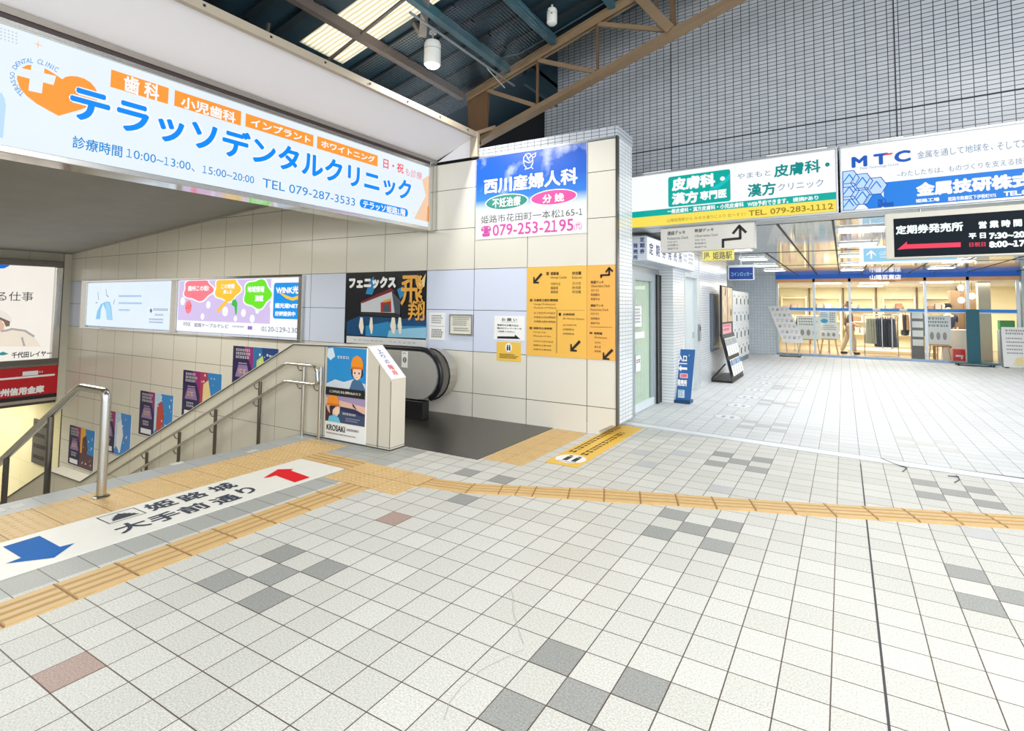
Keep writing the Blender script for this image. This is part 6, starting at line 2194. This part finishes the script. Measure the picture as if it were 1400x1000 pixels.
b = MB(); b.box(4.36, 4.62, 20.2, 20.6, 0, 2.7, mat('post_teal_grey', (176, 196, 200), .3, .3)); struct(b.build('column_store', loc=(4.5, 20.4, 0)))
b = MB(); b.box(3.62, 3.92, 21.6, 21.9, 0, 2.46, mat('shop_pillar', (200, 190, 170), .5)); struct(b.build('column_shop', loc=(3.77, 21.75, 0)))
t = sign('tall_cabinet', 'dark brown tall cabinet inside the shop left of the beige pillar', 'cabinet', (3.4, 22.6, 0))
b = MB(); b.box(3.05, 3.7, 22.4, 22.9, 0, 2.2, mat('cabinet_brown', (126, 98, 70), .4)); b.build('carcass', t, bevel=.01)
for x in (3.06, 3.385):
    b = MB(); b.box(x, x + .31, 22.38, 22.4, .04, 2.16, mat('cabinet_door', (140, 110, 80), .4)); b.build('door', t)
t = sign('green_box', 'green box on a grey plinth at the right end of the shop window', 'box', (4.1, 21.0, 0))
b = MB(); b.box(3.98, 4.32, 20.9, 21.2, 1.0, 1.28, mat('box_green', (60, 150, 70), .5)); b.build('lid', t, bevel=.01)
b = MB(); b.box(3.96, 4.32, 20.88, 21.22, 0, 1.0, mat('plinth_grey', (170, 174, 174), .5)); b.build('body', t, bevel=.01)
for k, (x, y, z, lab) in enumerate(((3.25, 21.9, 2.28, 'upper left round lamp'), (3.55, 22.1, 2.02, 'right round lamp, largest glow'), (3.22, 21.7, 1.88, 'lowest round lamp'))):
    t = sign('globe_lamp', lab + ' glowing behind the right glass bay', 'lamp', (x, y, z))
    b = MB(); b.lathe([(.02, -.09), (.07, -.065), (.09, 0), (.07, .065), (.03, .09)], (x, y, z), glow('globe_glow', (255, 236, 196), 8.0), 18); b.build('globe', t, smooth=True)
    b = MB(); b.tube([(x, y, z + .08), (x, y, 2.46)], .006, BLACK, 6); b.build('cord', t)

# =================================================================== PEOPLE IN THE SHOP
def skin_mesh(name, pts, edges, radii, m, parent, sub=2):
    org = WORLD[parent.name]
    me = bpy.data.meshes.new(name)
    me.from_pydata([tuple(Vector(p)) for p in pts], edges, [])
    me.materials.append(m)
    o = bpy.data.objects.new(name, me)
    COL.objects.link(o)
    o.parent = parent
    WORLD[o.name] = org
    md = o.modifiers.new('skin', 'SKIN')
    md.use_smooth_shade = True
    for i, v in enumerate(me.skin_vertices[0].data):
        r = radii[i]
        v.radius = (r, r) if not isinstance(r, tuple) else r
        v.use_root = (i == 0)
    sd = o.modifiers.new('smooth', 'SUBSURF')
    sd.levels = sd.render_levels = sub
    return o


def person(label, loc, rotz, top_m, leg_m, hair_m, stride=.0, h=1.0):
    t = sign('person', label, 'person', loc)
    sk, dark = mat('skin_tone', (226, 182, 152), .5), mat('shoe_dark', (60, 54, 50), .5)
    R = Matrix.Rotation(rotz, 3, 'Z')
    def T(p): return R @ (Vector(p) * h)
    s = stride
    J = [(0, 0, .94), (0, 0, 1.12), (0, 0, 1.34), (0, 0, 1.46), (0, .0, 1.55), (0, .02, 1.64), (0, .01, 1.72),
         (.19, 0, 1.40), (.25, -.02, 1.13), (.22, .2, 1.0), (.20, .27, .98),
         (-.19, 0, 1.40), (-.24, -.06, 1.12), (-.2, .08, .90), (-.19, .12, .83),
         (.09, 0, .90), (.1, s * .5, .5), (.1, s * .7 - .08 * abs(s), .09), (.1, s * .7 + .1, .035),
         (-.09, 0, .90), (-.1, -s * .4, .5), (-.1, -s * .8 - .08, .1), (-.1, -s * .8 + .06, .035)]
    Ed = [(0, 1), (1, 2), (2, 3), (3, 4), (4, 5), (5, 6), (2, 7), (7, 8), (8, 9), (9, 10), (2, 11), (11, 12), (12, 13), (13, 14), (0, 15), (15, 16), (16, 17), (17, 18), (0, 19), (19, 20), (20, 21), (21, 22)]
    Rd = [.12, .115, .13, .06, .055, .085, .075, .055, .042, .032, .03, .055, .042, .032, .03, .085, .06, .042, .035, .085, .06, .042, .035]
    skin_mesh('body', [T(p) for p in J], Ed, [r * h for r in Rd], sk, t)
    tj = [0, 1, 2, 7, 8, 11, 12]
    tp_ = [J[i] for i in tj]; tp_[0] = (0, 0, .88)
    skin_mesh('shirt', [T(p) for p in tp_], [(0, 1), (1, 2), (2, 3), (3, 4), (2, 5), (5, 6)], [(.17 * h, .13 * h), (.155 * h, .13 * h), (.165 * h, .135 * h), .072 * h, .062 * h, .072 * h, .062 * h], top_m, t)
    lj = [0, 15, 16, 17, 19, 20, 21]
    skin_mesh('trousers', [T(J[i]) for i in lj], [(0, 1), (1, 2), (2, 3), (0, 4), (4, 5), (5, 6)], [(.145 * h, .12 * h), .105 * h, .085 * h, .07 * h, .105 * h, .085 * h, .07 * h], leg_m, t)
    for i, j in ((17, 18), (21, 22)):
        skin_mesh('shoe', [T((J[i][0], J[i][1] - .04, .05)), T((J[j][0], J[j][1] + .06, .04))], [(0, 1)], [.052 * h, .042 * h], dark, t, 2)
    skin_mesh('hair', [T((0, -.02, 1.72)), T((0, .0, 1.77)), T((0, -.07, 1.66))], [(0, 1), (0, 2)], [.095 * h, .07 * h, .07 * h], hair_m, t)
    for nm, p, r, m in (('eye', (.032, .10, 1.665), .01, INK), ('eye', (-.032, .10, 1.665), .01, INK), ('nose', (0, .115, 1.64), .014, sk), ('ear', (.085, .0, 1.645), .018, sk), ('ear', (-.085, .0, 1.645), .018, sk)):
        b = MB(); c = Vector(loc) + T(p)
        b.lathe([(r * .3, -r), (r, -r * .3), (r, r * .3), (r * .3, r)], c, m, 10); b.build(nm, t, smooth=True)
    for side, w, tip in ((1, J[9], J[10]), (-1, J[13], J[14])):
        d = (Vector(tip) - Vector(w)).normalized()
        sdv = Vector((1, 0, 0))
        for k in range(4):
            base = Vector(tip) + sdv * (-.024 + .016 * k)
            L_ = (.06, .07, .066, .052)[k]
            skin_mesh('finger', [T(base), T(base + d * L_ * .55 + Vector((0, 0, -.008))), T(base + d * L_ + Vector((0, 0, -.03)))], [(0, 1), (1, 2)], [.008, .0075, .006], sk, t, 1)
        base = Vector(w) + sdv * (-side * .028)
        skin_mesh('thumb', [T(base), T(base + d * .045 - sdv * side * .02), T(base + d * .07 - sdv * side * .012)], [(0, 1), (1, 2)], [.01, .009, .007], sk, t, 1)
    return t


person('person walking in the shop in a dark brown shirt and beige trousers', (.16, 22.05, 0), math.radians(-80), mat('shirt_brown', (84, 68, 58), .8), mat('trousers_beige', (196, 178, 148), .8), mat('hair_brown', (92, 66, 48), .7), .2, 1.0)
person('person with black hair and a navy top standing behind the cloth covered table', (2.98, 22.4, 0), math.radians(180), mat('shirt_navy', (30, 40, 66), .8), mat('trousers_dark', (52, 50, 56), .8), mat('hair_black', (26, 24, 26), .7), .0, .97)
